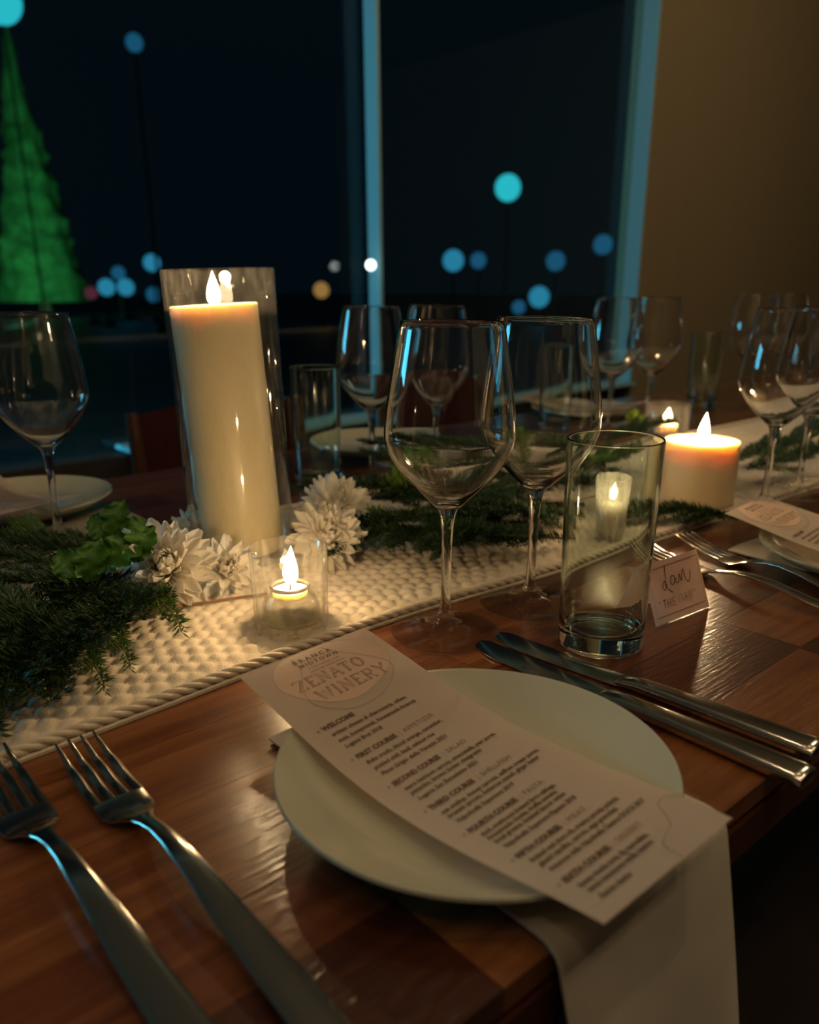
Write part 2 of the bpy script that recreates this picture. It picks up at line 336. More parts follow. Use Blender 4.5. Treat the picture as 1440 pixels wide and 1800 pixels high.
o.rotation_euler = (Vector((pb.x, pb.y, 3.2))-o.location).to_track_quat('-Z', 'Y').to_euler()

# ---------------------------------------------------------------- table
TD = .9375; SW = .0625; U0, U1 = -.75, 3.1
tb = thing('dining_table', 'long dark dining table of glossy mixed-tone wooden staves', 'table', (*W(.6, .45).xy, 0))
inv = Vector(tb.location)
bmu = box(-.5, .5, -.5, .5, -1, 0); stave_me = None
def uvlocal(o_): o_.location = Vector(o_.location)-inv
rs = random.Random(11)
for row in range(15):
    u = U0 - rs.random()*.3
    while u < U1:
        L = rs.uniform(.26, .52); a, b = max(u, U0), min(u+L, U1); u += L
        if b-a < .02: continue
        if stave_me is None:
            s = obj('stave', bmu, M_wood, tb, smooth=False); stave_me = s.data
        else: s = link(bpy.data.objects.new('stave', stave_me), tb)
        c = O2+TU*((a+b)/2)+TV*((row+.5)*SW)
        s.location = Vector((c.x, c.y, TT))-inv; s.rotation_euler = (0, 0, AL); s.scale = (b-a-.0003, SW-.0003, .012)
def tbox(name, u0, u1, v0, v1, z0, z1, m_, bev=0):
    o_ = box_uv(name, u0, u1, v0, v1, z0, z1, m_, tb, bev); o_.location = -inv; return o_
M_under = mat('table_edge_wood', (.060, .016, .008), .35)
tbox('edge_board', U0-.001, U1+.001, -.001, TD+.001, TT-.042, TT-.0124, M_under, .004)
tbox('apron', U0+.1, U1-.1, .08, .10, TT-.13, TT-.0425, M_under); tbox('apron', U0+.1, U1-.1, TD-.10, TD-.08, TT-.13, TT-.0425, M_under)
for a in (U0+.06, U1-.14):
    for b in (.05, TD-.13): tbox('leg', a, a+.08, b, b+.08, 0, TT-.0425, M_under, .003)

# ---------------------------------------------------------------- runner
def vn(u): return .283 + .013*math.exp(-((u-.2)/.16)**2) - .028*max(0, u-.25) - .02*max(0, -u)
def vfar(u): return vn(u)+.345+.03*max(0,min(1,u-.2))*-1
def weave(x, y):
    a = R(-4); x, y = x*math.cos(a)-y*math.sin(a), x*math.sin(a)+y*math.cos(a)
    cx, cyy = .0128, .0135; r = math.floor(y/cyy); fy = y/cyy-r; fx = (x/cx+.12*math.sin(r*1.7)+.5*(r % 2)*(.5+.5*math.tanh((.05-x)*30))) % 1
    return (math.sin(math.pi*fx)**.65)*(math.sin(math.pi*fy**.8)**.6)
def runner_z(u, v, x, y):
    e = min((v-vn(u)), (vfar(u)-v)); f = max(0, min(1, (e-.008)/.012)); und = .0015*math.sin(u*9+1)+.001*math.sin(v*22+u*5)
    return .0028+max(0, und)*f + .0034*weave(x, y)*f + .0006*(1-f)
rt = thing('table_runner', 'cream woven table runner with puffy waffle texture and braided edges', 'table runner', W(.5, .46))
us = [-.62+.00215*i for i in range(760)]; us += [us[-1]+.012*i for i in range(1, 150)]
nb = 160; vv = []; ff = []
for i, u in enumerate(us):
    a, b = vn(u)+.004, vfar(u)-.004
    for j in range(nb+1):
        v = a+(b-a)*j/nb; p = O2+TU*u+TV*v
        vv.append((p.x-rt.location.x, p.y-rt.location.y, runner_z(u, v, p.x, p.y)))
for i in range(len(us)-1):
    for j in range(nb):
        k = i*(nb+1)+j; ff.append((k, k+nb+1, k+nb+2, k+1))
obj('woven_cloth', pyd('woven_cloth', vv, ff), M_cloth, rt)
vv = []; ff = []                                   # hem below the cloth gives it its thickness
for i, u in enumerate(us[::6]):
    for v in (vn(u)-.002, vn(u)+.010, vfar(u)-.010, vfar(u)+.002):
        p = O2+TU*u+TV*v
        for z in (.0003, .0032 if vn(u)+.005 < v < vfar(u)-.005 else .0022): vv.append((p.x-rt.location.x, p.y-rt.location.y, z))
n_ = len(us[::6])
for i in range(n_-1):
    k = i*8
    for a, b in ((0, 1), (1, 3), (3, 2), (4, 5), (5, 7), (7, 6)): ff.append((k+a, k+b, k+8+b, k+8+a))
obj('hem', pyd('hem', vv, ff), M_cloth, rt, smooth=False)
for side in (0, 1):
    bm = bmesh.new()
    for ph in (0, math.pi*2/3, math.pi*4/3):
        pts = []; u = -.62
        while u < 2.3:
            v = (vn(u)+.0035) if side == 0 else (vfar(u)-.0035); a = u/.0105*math.pi*2/3+ph
            p = O2+TU*u+TV*(v+.0021*math.cos(a)); pts.append((p.x-rt.location.x, p.y-rt.location.y, .0052+.0017*math.sin(a))); u += .0022 if u < 1.1 else .004
        tube(pts, .0021, 8, bm)
    obj('braided_edge', bm, M_cloth, rt)

# ---------------------------------------------------------------- glassware
HG = .2255
def wine_glass(label, loc, sz=1., group='long stemmed wine glasses on the table'):
    t = thing('wine_glass', label, 'glass', loc, group=group)
    foot_o = spline([(.0406, .0012), (.030, .0022), (.018, .0040), (.0095, .0072), (.0062, .0125)], 5)
    bot = [(0, .0006), (.015, .0006), (.03, .0002), (.0398, .0001), (.0410, .0006)]
    obj('foot', lathe([tuple(p) for p in bot]+[tuple(p) for p in foot_o], 72), M_foot, t)
    stem = spline([(.0062, .0125), (.0044, .019), (.0036, .032), (.0036, .062), (.0043, .080), (.0056, .091), (.0075, .0965)], 6)
    obj('stem', lathe([tuple(p) for p in stem], 40), M_glass, t)
    bo = spline([(.0075, .0965), (.0150, .1030), (.0285, .1165), (.0400, .1315), (.0452, .1435), (.0460, .1520), (.0446, .1680), (.0408, .1930), (.0352, .2250)], 7)
    bi = spline([(.0342, .2251), (.0398, .1930), (.0436, .1680), (.0450, .1520), (.0442, .1440), (.0390, .1325), (.0275, .1180), (.0140, .1060), (.0050, .1020), (0, .1012)], 7)
    obj('bowl', lathe([tuple(p) for p in bo]+[(.0347, .2256)]+[(max(p.x, 0), p.y) for p in bi], 96), M_glass, t)
    t.scale = (1, 1, sz); t.rotation_euler = (0, .014, 0); return t
gA = wine_glass('sharp front wine glass behind the menu, nearest the camera', (*at(782, 1112).xy, TT+.0006))
def glass_copy(label, loc, sz=1., rz=0):
    c = copy_tree(gA); c.location = (*Vector(loc).xy, TT+.0006); c.scale = (1, 1, sz); c['label'] = label; return c
glass_copy('second wine glass just behind the straight water tumbler', at(930, 1062))
glass_copy('wine glass at the far left edge, beyond the green garland', W(.097, .691), 1.0)
glass_copy('wine glass on the right, front one behind the short pillar candle', W(.751, .263), .985)
glass_copy('wine glass at the right frame edge, partly behind another', W(.85, .268), .985)
glass_copy('blurred wine glass directly below the narrow mullion', W(.495, .669), .99)
glass_copy('blurred wine glass seen through the front wine glass', W(.579, .640), .99)
glass_copy('blurred far wine glass left of the lit pillar candle flame', W(1.015, .67))
glass_copy('blurred far wine glass right behind the straight tumbler rim', W(1.10, .65))
glass_copy('blurred farthest wine glass seen above the pillar candle', W(1.50, .68))
glass_copy('blurred farthest wine glass seen through the right-hand wine glass', W(1.60, .66))
def tumbler(label, loc):
    t = thing('water_tumbler', label, 'glass', loc, group='straight water tumblers on the table')
    def wall(r0, z0, r1, z1, n): return [(r0+(r1-r0)*k/n, z0+(z1-z0)*k/n) for k in range(n+1)]
    o_ = [(0, .0010), (.010, .0010), (.020, .0009), (.0262, .0006), (.0275, .0001), (.0290, .0002), (.0299, .0010), (.0303, .0022)]+wall(.0305, .0036, .0325, .1495, 24)
    rim = [(.0325+.0-.0008+.0008*math.cos(a), .1500+.0008*math.sin(a)) for a in [math.pi*k/8 for k in range(9)]]
    i_ = wall(.0309, .1495, .0290, .0230, 22)+[(.0288, .0200), (.0284, .0178), (.0276, .0160), (.0262, .0146), (.0240, .0137), (.0210, .0132), (.0150, .0130), (.0080, .0130), (0, .0130)]
    obj('glass_body', lathe(o_+rim+i_, 96), M_tumbler, t); return t
tm = tumbler('clear straight water tumbler in focus left of the place card', (*at(1055, 1130).xy, TT+.0003))
def tum_copy(label, loc): c = copy_tree(tm); c.location = (*loc.xy, TT+.0003); c['label'] = label
tum_copy('blurred straight tumbler just right of the tall candle vase', W(.443, .717))
tum_copy('blurred straight tumbler beyond the garland, left of the pillar candle', W(.963, .74))
tum_copy('blurred farthest straight tumbler behind the wine glasses on the right', W(1.46, .75))

# ---------------------------------------------------------------- candles
def flame_bm(h, r, lean=0):
    bm = lathe([(0, 0)]+[(r*math.sin(math.pi*(f**.62))**.9*(1-.25*f)+.00005, h*f) for f in [i/14 for i in range(1, 14)]]+[(0, h)], 16)
    for v in bm.verts: v.co.x += lean*v.co.z**2/h
    return bm
def candle_parts(t, z, h, r, power, name='candle_light', rad=.005, local_dz=.5):
    obj('wick', tube([(0, 0, z-.001), (.0004, 0, z+.004), (.001, 0, z+.0075)], .0007, 6), M_wick, t)
    fo = obj('flame', flame_bm(h, r, .05), M_flame, t, loc=(.0008, 0, z+.004)); fo['label'] = 'bright burning flame'
    bpy.context.view_layer.update()
    p = t.matrix_world @ Vector((.001, 0, z+.004+h*local_dz))
    point_light(name, p, power, CANDLE, rad)
RZ = .0055
# tall hurricane vase with pillar inside
pv = at(430, 975, RZ)
vt = thing('hurricane_vase', 'tall clear cylinder glass vase holding the ivory pillar candle', 'vase', (pv.x, pv.y, TT+RZ+.0005), (R(.3), R(-1.0), 0))
HV = .257; rv = .0478
obj('glass_cylinder', lathe([(0, .0), (rv-.002, 0), (rv, .002), (rv, HV-.001), (rv-.0012, HV), (rv-.0024, HV-.001), (rv-.0024, .008), (rv-.006, .0065), (0, .006)], 96), M_vase, vt)
ct = thing('tall_pillar_candle', 'tall ivory pillar candle burning inside the clear cylinder vase', 'candle', (pv.x, pv.y, TT+RZ+.0072), (R(.5), R(-2.6), 0))
HC = .222; rc = .0375
obj('wax', lathe([(0, .0), (rc-.001, 0), (rc, .001)]+[(rc, .001+(HC-.003)*k/24) for k in range(1, 24)]+[(rc, HC-.002), (rc-.0008, HC-.0005), (rc-.003, HC-.001), (rc*.6, HC-.004), (.008, HC-.0058), (0, HC-.006)], 96), M_wax, ct)
candle_parts(ct, HC-.006, .029, .0066, .8, local_dz=.85)
# short pillar
pp = at(1222, 884, RZ)
pc = thing('short_pillar_candle', 'short lit pillar candle with glowing top beside the garland on the right', 'candle', (pp.x, pp.y, TT+RZ+.0008))
HP = .0735; rp_ = .0420
obj('wax', lathe([(0, 0), (rp_-.001, 0), (rp_, .001)]+[(rp_, .001+(HP-.003)*k/10) for k in range(1, 10)]+[(rp_, HP-.0015), (rp_-.001, HP), (rp_-.004, HP-.001), (rp_*.5, HP-.005), (.006, HP-.006), (0, HP-.006)], 80), M_wax2, pc)
candle_parts(pc, HP-.006, .033, .0070, .75, local_dz=.7)
# votives
def votive(label, loc, r=.0285, h=.064, m_=None, power=.3, flame=.020, inner=True):
    t = thing('votive_holder', label, 'candle holder', loc)
    o_ = [(0, 0), (r-.004, 0), (r-.0015, .001), (r-.0012, .004), (r-.0010, .02), (r, h-.001), (r-.0010, h), (r-.0020, h-.001), (r-.0030, .02), (r-.0034, .009), (r-.008, .0065), (0, .006)]
    bm = lathe(o_, 72)
    obj('glass_cup', bm, m_ or M_votive, t)
    if inner:
        c = thing('tealight', 'small clear-cupped tealight burning inside the round votive glass on runner', 'candle', (loc[0], loc[1], loc[2]+.0068))
        obj('clear_cup', lathe([(0, 0), (.0205, 0), (.0215, .002), (.0212, .012), (.019, .018), (.0152, .0215), (.0142, .026), (.0132, .026), (.0142, .021), (.018, .0165), (.0198, .011), (.0198, .003), (0, .002)], 56), M_votive, c)
        obj('metal_rim', lathe([(.0145, .0255), (.0150, .0262), (.0150, .0275), (.0140, .0282), (.0130, .0275), (.0130, .0262), (.0145, .0255)], 48), M_tin, c)
        obj('wax', lathe([(0, .0195), (.0128, .0195), (.0130, .0245), (.0115, .0248), (.004, .0235), (0, .0235)], 40), M_wax, c)
        candle_parts(c, .0240, flame, .0062, power)
    return t
pvz = at(514, 1105, RZ); votive('clear round votive glass with tealight behind the menu card', (pvz.x, pvz.y, TT+RZ+.0006), power=.45, flame=.030)
pm = at(1072, 945, RZ)
t = thing('cut_glass_votive', 'silvery textured votive glass seen through the water tumbler', 'candle holder', (pm.x, pm.y, TT+RZ+.0006))
bm = bmesh.new(); seg = 48; rows = 22; rr0 = []
def mprof(f): return .0155+.0055*f**.8
rings = []
for i in range(rows+1):
    f = i/rows; z = .001+f*.061; ring = []
    for k in range(seg):
        bump_ = .0011*abs(math.sin(math.pi*(k*12/seg*1.0+ (i % 4)/4.*1.0)))*abs(math.sin(math.pi*i/2.+.8)) if 0 < i < rows else 0
        r_ = mprof(f)+bump_; a = 2*math.pi*k/seg; ring.append(bm.verts.new((r_*math.cos(a), r_*math.sin(a), z)))
    rings.append(ring)
for a, b in zip(rings, rings[1:]):
    for k in range(seg): bm.faces.new((a[k], a[(k+1) % seg], b[(k+1) % seg], b[k]))
bm.faces.new(rings[0][::-1])
lathe([(.021, .062), (.0200, .0625), (.0190, .061), (.0140, .006), (0, .005)], 48, bm)
obj('glass_cup', bm, M_merc, t)
c = thing('tealight', 'tealight burning inside the silvery textured votive', 'candle', (pm.x, pm.y, TT+RZ+.0062))
obj('wax', lathe([(0, 0), (.0125, 0), (.0125, .030), (.005, .029), (0, .029)], 32), M_wax, c)
candle_parts(c, .029, .018, .005, .2)
pf = at(1170, 768, RZ); votive('far blurred round votive burning behind the pillar candle', (pf.x, pf.y, TT+RZ+.0006), r=.036, h=.055, power=.4, flame=.022, inner=False)
c = thing('tealight', 'blurred far tealight flame beyond the pillar candle', 'candle', (pf.x, pf.y, TT+RZ+.0075))
obj('wax', lathe([(0, 0), (.018, 0), (.018, .014), (.006, .013), (0, .013)], 32), M_wax, c)
candle_parts(c, .013, .024, .007, .35)

# unseen candles added outside the frame, left and right, to light the glass edges
for u_, pw_, lb in ((-.52, .15, 'added unseen ivory pillar candle outside the left frame edge'), (2.05, .5, 'added unseen ivory pillar candle outside the right frame edge')):
    c = copy_tree(vt); c.location = W(u_, .47, RZ+.0005); c.rotation_euler = (0, 0, 0); c['label'] = 'tall clear vase around the added unseen candle outside the '+('left' if u_ < 0 else 'right')+' frame edge'
    c = copy_tree(ct); c.location = W(u_, .47, RZ+.0072); c.rotation_euler = (0, 0, 0); c['label'] = lb
    point_light('candle_light', W(u_, .47, RZ+HC+.016), pw_, CANDLE, .005)
# ---------------------------------------------------------------- plates
def plate(label, loc):
    t = thing('dinner_plate', label, 'plate', loc, group='white round dinner plates')
    up = spline([(0, .0062), (.030, .0060), (.056, .0061), (.068, .0074), (.080, .0112), (.092, .0166), (.0990, .0201)], 6)
    dn = spline([(.1003, .0196), (.0995, .0175), (.090, .0108), (.076, .0048), (.064, .0020), (.060, .0003)], 5)
    obj('glazed_dish', lathe([tuple(p) for p in up]+[(.0998, .0203)]+[tuple(p) for p in dn]+[(.056, .0003), (.055, .002), (0, .0028)], 128), M_china, t); return t
PC = Vector((.0323, .3554)); ZP = .0042
pl1 = plate('whole white dinner plate in the foreground under the printed menu', (PC.x, PC.y, TT+ZP))
def moved(du, dv, z=None, flip=False): pass
SET = .52
def shift(p, k=1): q = Vector(p).xy+TU*SET*k; return Vector((q.x, q.y, Vector(p).z))
c = copy_tree(pl1); c.location = shift(pl1.location); c['label'] = 'white plate cut by the right frame edge under a menu'
for u_, lb in ((.10, 'blurred white plate at the far left under a bluish menu'), (.62, 'blurred white plate across the table behind the front wine glass'), (1.14, 'blurred white plate farthest across the table')):
    c = copy_tree(pl1); c.location = W(u_, .82, ZP); c['label'] = lb

# ---------------------------------------------------------------- napkins
def napkin(label, flip=False, loc=None, rot=0):
    u0, u1 = .047, .176; nu, nv = 30, 70; path = []
    # arc-length path: flat on the table, round the edge, hanging
    for k in range(36): path.append((.207-.200*k/35, .0026, 0))
    for k in range(1, 8): a = math.pi/2*k/8; path.append((.007-.011*math.sin(a)-.0005, .0026-.011*(1-math.cos(a)), 0))
    for k in range(1, 28): path.append((-.0045-.012*math.sin(k/27*2.2), -.0084-.0105*k, k/27))
    bm = bmesh.new(); G = []
    for i, (v, z, h) in enumerate(path):
        row = []
        for j in range(nu+1):
            f = j/nu; u = u0+(u1-u0)*f
            u += h*(.030*(1-f)**1.5 + .030*f)            # the hanging part swings and flares to the right
            wv_ = (.004+.012*h)*math.sin(f*7+1.2)*h**.5 + .010*h*math.sin(f*3.1)
            zz = z + (.0008*math.sin(f*9+v*30) if h == 0 else 0)
            row.append(bm.verts.new((u, v-wv_-(.006*h*(1-f)), max(zz, .0016) if v > .004 and h == 0 else zz)))
        G.append(row)
    for a, b in zip(G, G[1:]):
        for j in range(nu): bm.faces.new((a[j], b[j], b[j+1], a[j+1]))
    bmesh.ops.recalc_face_normals(bm, faces=bm.faces)
    t = thing('napkin', label, 'napkin', (O2.x, O2.y, TT), (0, 0, AL), group='folded white napkins under the plates')
    def sol(name, bmx, th):
        me = bpy.data.meshes.new(name); bmx.to_mesh(me)
        geom = bmesh.ops.solidify(bmx, geom=bmx.faces[:], thickness=th)
        return bmx
    top = bm.copy(); sol('x', top, -.0011)
    o1 = obj('top_fold', top, M_napkin, t)
    for v in bm.verts: v.co.z -= .0013; v.co.y += .0012; v.co.x += .0022
    sol('x', bm, -.0009); obj('lower_fold', bm, M_napkin, t)
    return t
n1 = napkin('white napkin under the foreground plate, hanging over the table edge')
c = copy_tree(n1); c.location = shift(n1.location); c['label'] = 'white napkin under the plate at the right frame edge'
# far napkins: flat folded stack under each far plate
def far_napkin(label, u_):
    t = thing('napkin', label, 'napkin', W(u_, .76, 0), (0, 0, AL), group='folded white napkins under the plates')
    for k, (a, b, dz) in enumerate(((-.075, .075, .0003), (-.070, .078, .0024), (-.074, .072, .0045))):
        bm = bmesh.new(); G = []
        for i in range(25):
            f = i/24; y = -.115+.12*f
            G.append([bm.verts.new((a+(b-a)*j/20, y+.004*math.sin(j*.5+k*2), dz+.0009+ (.0035*abs(math.sin(j*.42+k))*(1-f)**2))) for j in range(21)])
        for p, q in zip(G, G[1:]):
            for j in range(20): bm.faces.new((p[j], p[j+1], q[j+1], q[j]))
        bmesh.ops.solidify(bm, geom=bm.faces[:], thickness=.0009)
        obj('fold', bm, M_napkin, t)
    return t
far_napkin('rumpled white napkin under the far left plate, touching the runner', .115)
far_napkin('blurred napkin under the plate behind the front wine glass', .635)
far_napkin('blurred napkin under the farthest plate across the table', 1.155)

# ---------------------------------------------------------------- menu
def menu_map():
    TL, TR, BR, BL = at(420, 1190, .0370), at(640, 1103, .0350), at(1288, 1438, .0315), at(1062, 1625, .0330)
    def f(s, t, off=0.):
        p = TL*(1-s)*(1-t)+TR*s*(1-t)+BR*s*t+BL*(1-s)*t
        sag = .0165*max(0, math.sin(math.pi*min(1, max(0, t))))**1.25
        p = p.copy(); p.z += off - sag*(1-.30*s); return p
    return f
MF = menu_map(); MT = thing('menu_card', 'long printed menu card lying diagonally on the foreground plate', 'menu', MF(.5, .5), group='printed menus on the plates')
ml_ = Vector(MT.location)
def sheet(fn, ns, nt, th, name, m_, parent, base):
    bm = bmesh.new(); G = [[bm.verts.new(fn(i/ns, j/nt)-base) for i in range(ns+1)] for j in range(nt+1)]
    for a, b in zip(G, G[1:]):
        for i in range(ns): bm.faces.new((a[i], b[i], b[i+1], a[i+1]))
    bmesh.ops.solidify(bm, geom=bm.faces[:], thickness=th)
    return obj(name, bm, m_, parent, smooth=False)
sheet(lambda s, t: MF(s, t), 12, 64, .0003, 'card', M_paper, MT, ml_)
MW, MLN = .114, .306
def text_mesh(body, size, bold=0., shear=0., xs=1., spacing=1.):
    cu = bpy.data.curves.new('t', 'FONT'); cu.body = body; cu.size = size; cu.offset = bold; cu.shear = shear; cu.resolution_u = 2; cu.space_character = spacing
    o_ = bpy.data.objects.new('t', cu); me = bpy.data.meshes.new_from_object(o_); bpy.data.objects.remove(o_); bpy.data.curves.remove(cu)
    pts = [(v.co.x*xs, v.co.y) for v in me.vertices]; fcs = [tuple(p.vertices) for p in me.polygons]; bpy.data.meshes.remove(me); return pts, fcs
def print_on(name, parts, m_, parent, fn, base, off=.0003):     # parts: (pts, faces) in paper metres from the top left, y down
    V, F = [], []
    for pts, fcs in parts:
        k = len(V); V += [fn(x/MW, y/MLN, off)-base for x, y in pts]; F += [tuple(i+k for i in f) for f in fcs]
    return obj(name, pyd(name, V, F), m_, parent, smooth=False)
def place(tm_, x, y, width=None):
    pts, fcs = tm_
    if width and pts:
        wd = max(p[0] for p in pts) or 1; pts = [(p[0]*width/wd, p[1]) for p in pts]
    return [(x+p[0], y-p[1]) for p in pts], fcs
def stroke(pl, wd, closed=False):           # polyline band in paper coordinates (y down)
    P = [Vector(p) for p in pl]; n = len(P); V = []; F = []
    for i in range(n):
        a = P[(i-1) % n] if closed or i else P[i]; b = P[(i+1) % n] if closed or i < n-1 else P[i]
        d = (b-a); d = d.normalized() if d.length else Vector((1, 0)); q = Vector((-d.y, d.x))*wd/2; V += [tuple(P[i]+q), tuple(P[i]-q)]
    for i in range(n if closed else n-1):
        j = (i+1) % n; F.append((2*i, 2*i+1, 2*j+1, 2*j))
    return V, F
# blush blobs and wine-drop outline
def blob(cx, cy, rx, ry, ph, n=48):
    V = [(cx, cy)]+[(cx+rx*math.cos(a)*(1+.06*math.sin(2*a+ph)), cy+ry*math.sin(a)*(1+.06*math.cos(3*a+ph))) for a in [2*math.pi*k/n for k in range(n)]]
    rim = V[1:]; V = [V[0]]; F = []
    for r_ in range(1, 9): V += [(cx+(x-cx)*r_/8, max(.0008, cy+(y-cy)*r_/8)) for x, y in rim]
    F += [(0, 1+k, 1+(k+1) % n) for k in range(n)]
    for r_ in range(7): F += [(1+r_*n+k, 1+r_*n+(k+1) % n, 1+(r_+1)*n+(k+1) % n, 1+(r_+1)*n+k) for k in range(n)]
    return V, F
print_on('blush_shape', [blob(.060, .031, .044, .034, .5)], M_blush, MT, MF, ml_, .00022)
loop = spline([(.041, .004), (.0395, .018), (.026, .042), (.026, .058), (.042, .073), (.064, .075), (.082, .068), (.096, .056), (.098, .045), (.088, .030), (.072, .012), (.068, .003)], 8)
print_on('drop_outline', [stroke([tuple(p) for p in loop], .0006)], M_taupe, MT, MF, ml_, .00030)
print_on('wavy_line', [stroke([tuple(p) for p in spline([(.1135, .277), (.108, .271), (.099, .272), (.092, .281), (.086, .287), (.078, .289), (.068, .294), (.066, .3055)], 8)], .0006)], M_taupe, MT, MF, ml_, .00030)
# the two big words in double-stroked capitals with slab serifs
def glyph(ch):
    S_ = {'Z': [[(0, 0), (.8, 0), (0, 1), (.8, 1)], [(0, 0), (0, .18)], [(.8, 1), (.8, .82)]], 'E': [[(0, 0), (.72, 0), (.72, .18)], [(.12, 0), (.12, 1)], [(0, 1), (.74, 1), (.74, .82)], [(.12, .5), (.55, .5)]],
      'N': [[(.08, 1), (.08, 0), (.78, 1), (.78, 0)], [(-.04, 1), (.2, 1)], [(.66, 0), (.9, 0)], [(-.04, 0), (.1, 0)]], 'A': [[(0, 1), (.42, 0), (.84, 1)], [(.17, .65), (.67, .65)], [(-.1, 1), (.14, 1)], [(.7, 1), (.94, 1)]],
      'T': [[(0, .18), (0, 0), (.8, 0), (.8, .18)], [(.4, 0), (.4, 1)], [(.26, 1), (.54, 1)]], 'O': [[(.42+.42*math.sin(a), .5-.5*math.cos(a)) for a in [math.pi*2*k/20 for k in range(21)]]],
      'W': [[(0, 0), (.28, 1), (.55, .1), (.82, 1), (1.1, 0)], [(-.1, 0), (.14, 0)], [(.98, 0), (1.2, 0)]], 'I': [[(.15, 0), (.15, 1)], [(0, 0), (.3, 0)], [(0, 1), (.3, 1)]],
      'R': [[(.1, 1), (.1, 0), (.5, 0), (.68, .12), (.68, .38), (.5, .5), (.1, .5)], [(.4, .5), (.76, 1)], [(-.03, 1), (.24, 1)], [(.66, 1), (.88, 1)], [(-.03, 0), (.1, 0)]], 'Y': [[(0, 0), (.4, .52), (.8, 0)], [(.4, .52), (.4, 1)], [(-.1, 0), (.14, 0)], [(.66, 0), (.9, 0)], [(.26, 1), (.54, 1)]]}
    return S_[ch], {'I': .3, 'W': 1.1, 'E': .75, 'N': .86}.get(ch, .84)
def big_word(word, x, y, h, gap, total):
    wid = sum(glyph(c)[1]*h for c in word)+gap*(len(word)-1); k = total/wid; out = []; cx = x
    for ch in word:
        st, wd = glyph(ch)
        for pl in st:
            pts = [(cx+px_*h*k, y-h+py_*h) for px_, py_ in pl]
            out.append(stroke(pts, h*.085))
            if len(pl) > 2 or (abs(pl[0][1]-pl[-1][1]) > .6): out.append(stroke([(a+h*.13, b) for a, b in pts], h*.045))
        cx += (wd*h+gap)*k
    return out
print_on('winery_name', big_word('ZENATO', .0240, .0400, .0110, .0035, .058)+big_word('WINERY', .0320, .0565, .0112, .0035, .060), M_ink2, MT, MF, ml_, .00036)
print_on('restaurant_name', [place(text_mesh('BRANCA', .0062, .0002, spacing=1.5), .0385, .0120, .034), place(text_mesh('MIDTOWN', .0052, .00015, spacing=1.5), .0400, .0178, .034)], M_ink, MT, MF, ml_, .00036)
print_on('date_lines', [place(text_mesh('in partnership with', .0036, shear=.2), .0440, .0222, .028), place(text_mesh('pouring wines from', .0036, shear=.2), .0430, .0262, .031)], M_ink2, MT, MF, ml_, .00036)
courses = [(.257, 'WELCOME', '', .23, 0, [('artisan cheese & charcuterie, olives,', .282, .57), ('nuts, honeycomb, housemade focaccia', .305, .59), ('Lugana Brut 2018', .328, .27)]),
 (.369, 'FIRST COURSE', 'APPETIZER', .29, .24, [('fluke crudo, blood orange, cucumber,', .395, .57), ('pickled chili, basil, salmon roe', .418, .45), ('Pinot Grigio delle Venezie 2021', .441, .49)]),
 (.481, 'SECOND COURSE', 'SALAD', .34, .15, [('warm heirloom carrots, stracciatella, pear puree,', .507, .70), ('pistachio, brown butter vinaigrette', .525, .53), ('Lugana San Benedetto 2021', .547, .44)]),
 (.585, 'THIRD COURSE', 'SHELLFISH', .32, .23, [('sea scallop, honey carrots, saffron cream puree,', .610, .75), ('brussels sprouts, butternut squash, ginger butter', .627, .70), ('Valpolicella Superiore 2019', .649, .42)]),
 (.687, 'FOURTH COURSE', 'PASTA', .345, .15, [('duck, mushroom braised farro cabbage,', .710, .55), ('housemade ricotta, truffle tomato,', .726, .51), ('local greens, braised bacon onion', .742, .52), ('Valpolicella Superiore Ripasso 2018', .764, .53)]),
 (.800, 'FIFTH COURSE', 'MEAT', .31, .14, [('braised veal short rib, creamy parsnip polenta,', .823, .66), ('glazed cipollini, carrots, sage gremolata', .841, .58), ('Amarone della Valpolicella Classico DOCG 2017', .862, .73)]),
 (.898, 'SIXTH COURSE', 'DESSERT', .325, .19, [('honey ricotta torta, fig marmellata,', .922, .50), ('lemon mascarpone vanilla, hazelnut', .939, .47), ('Recioto classico', .961, .21)])]
for t0, hd, ct_, wh, wc, lines in courses:
    heads, cats, bodies = [], [], []
    xl = (.095+.04*min(1, math.sin(math.pi*t0)))*MW
    def Y(t_): return t_*MLN+.0018
    dot = [(xl-.0035+.0007*math.cos(a), Y(t0)-.0017+.0007*math.sin(a)) for a in [k*math.pi/4 for k in range(8)]]
    heads.append((dot, [tuple(range(8))])); heads.append(place(text_mesh(hd, .0056, .00028), xl, Y(t0), wh*MW))
    if ct_: cats.append(place(text_mesh('|', .0056, .0001), xl+(wh+.025)*MW, Y(t0), .0005)); cats.append(place(text_mesh(ct_, .0056, .0), xl+(wh+.055)*MW, Y(t0), wc*MW))
    for tx, t_, wd in lines: bodies.append(place(text_mesh(tx, .0050, .00014, .25), xl+.0015, Y(t_), wd*MW))
    print_on('course_heading', heads, M_ink, MT, MF, ml_, .00036); print_on('dish_lines', bodies, M_ink, MT, MF, ml_, .00036)
    if cats: print_on('course_kind', cats, M_ink2, MT, MF, ml_, .00036)
c = copy_tree(MT); c.location = shift(MT.location)+Vector((.012, -.004, .001)); c['label'] = 'blurred menu card on the plate at the right frame edge'
for u_, lb in ((.07, 'blurred bluish menu card on the far left plate'), (1.14, 'blurred menu card on the farthest plate across the table')):
    c = copy_tree(MT); c.location = W(u_, .83, ml_.z-TT+.001); c.rotation_euler = (0, 0, math.pi+.1); c['label'] = lb

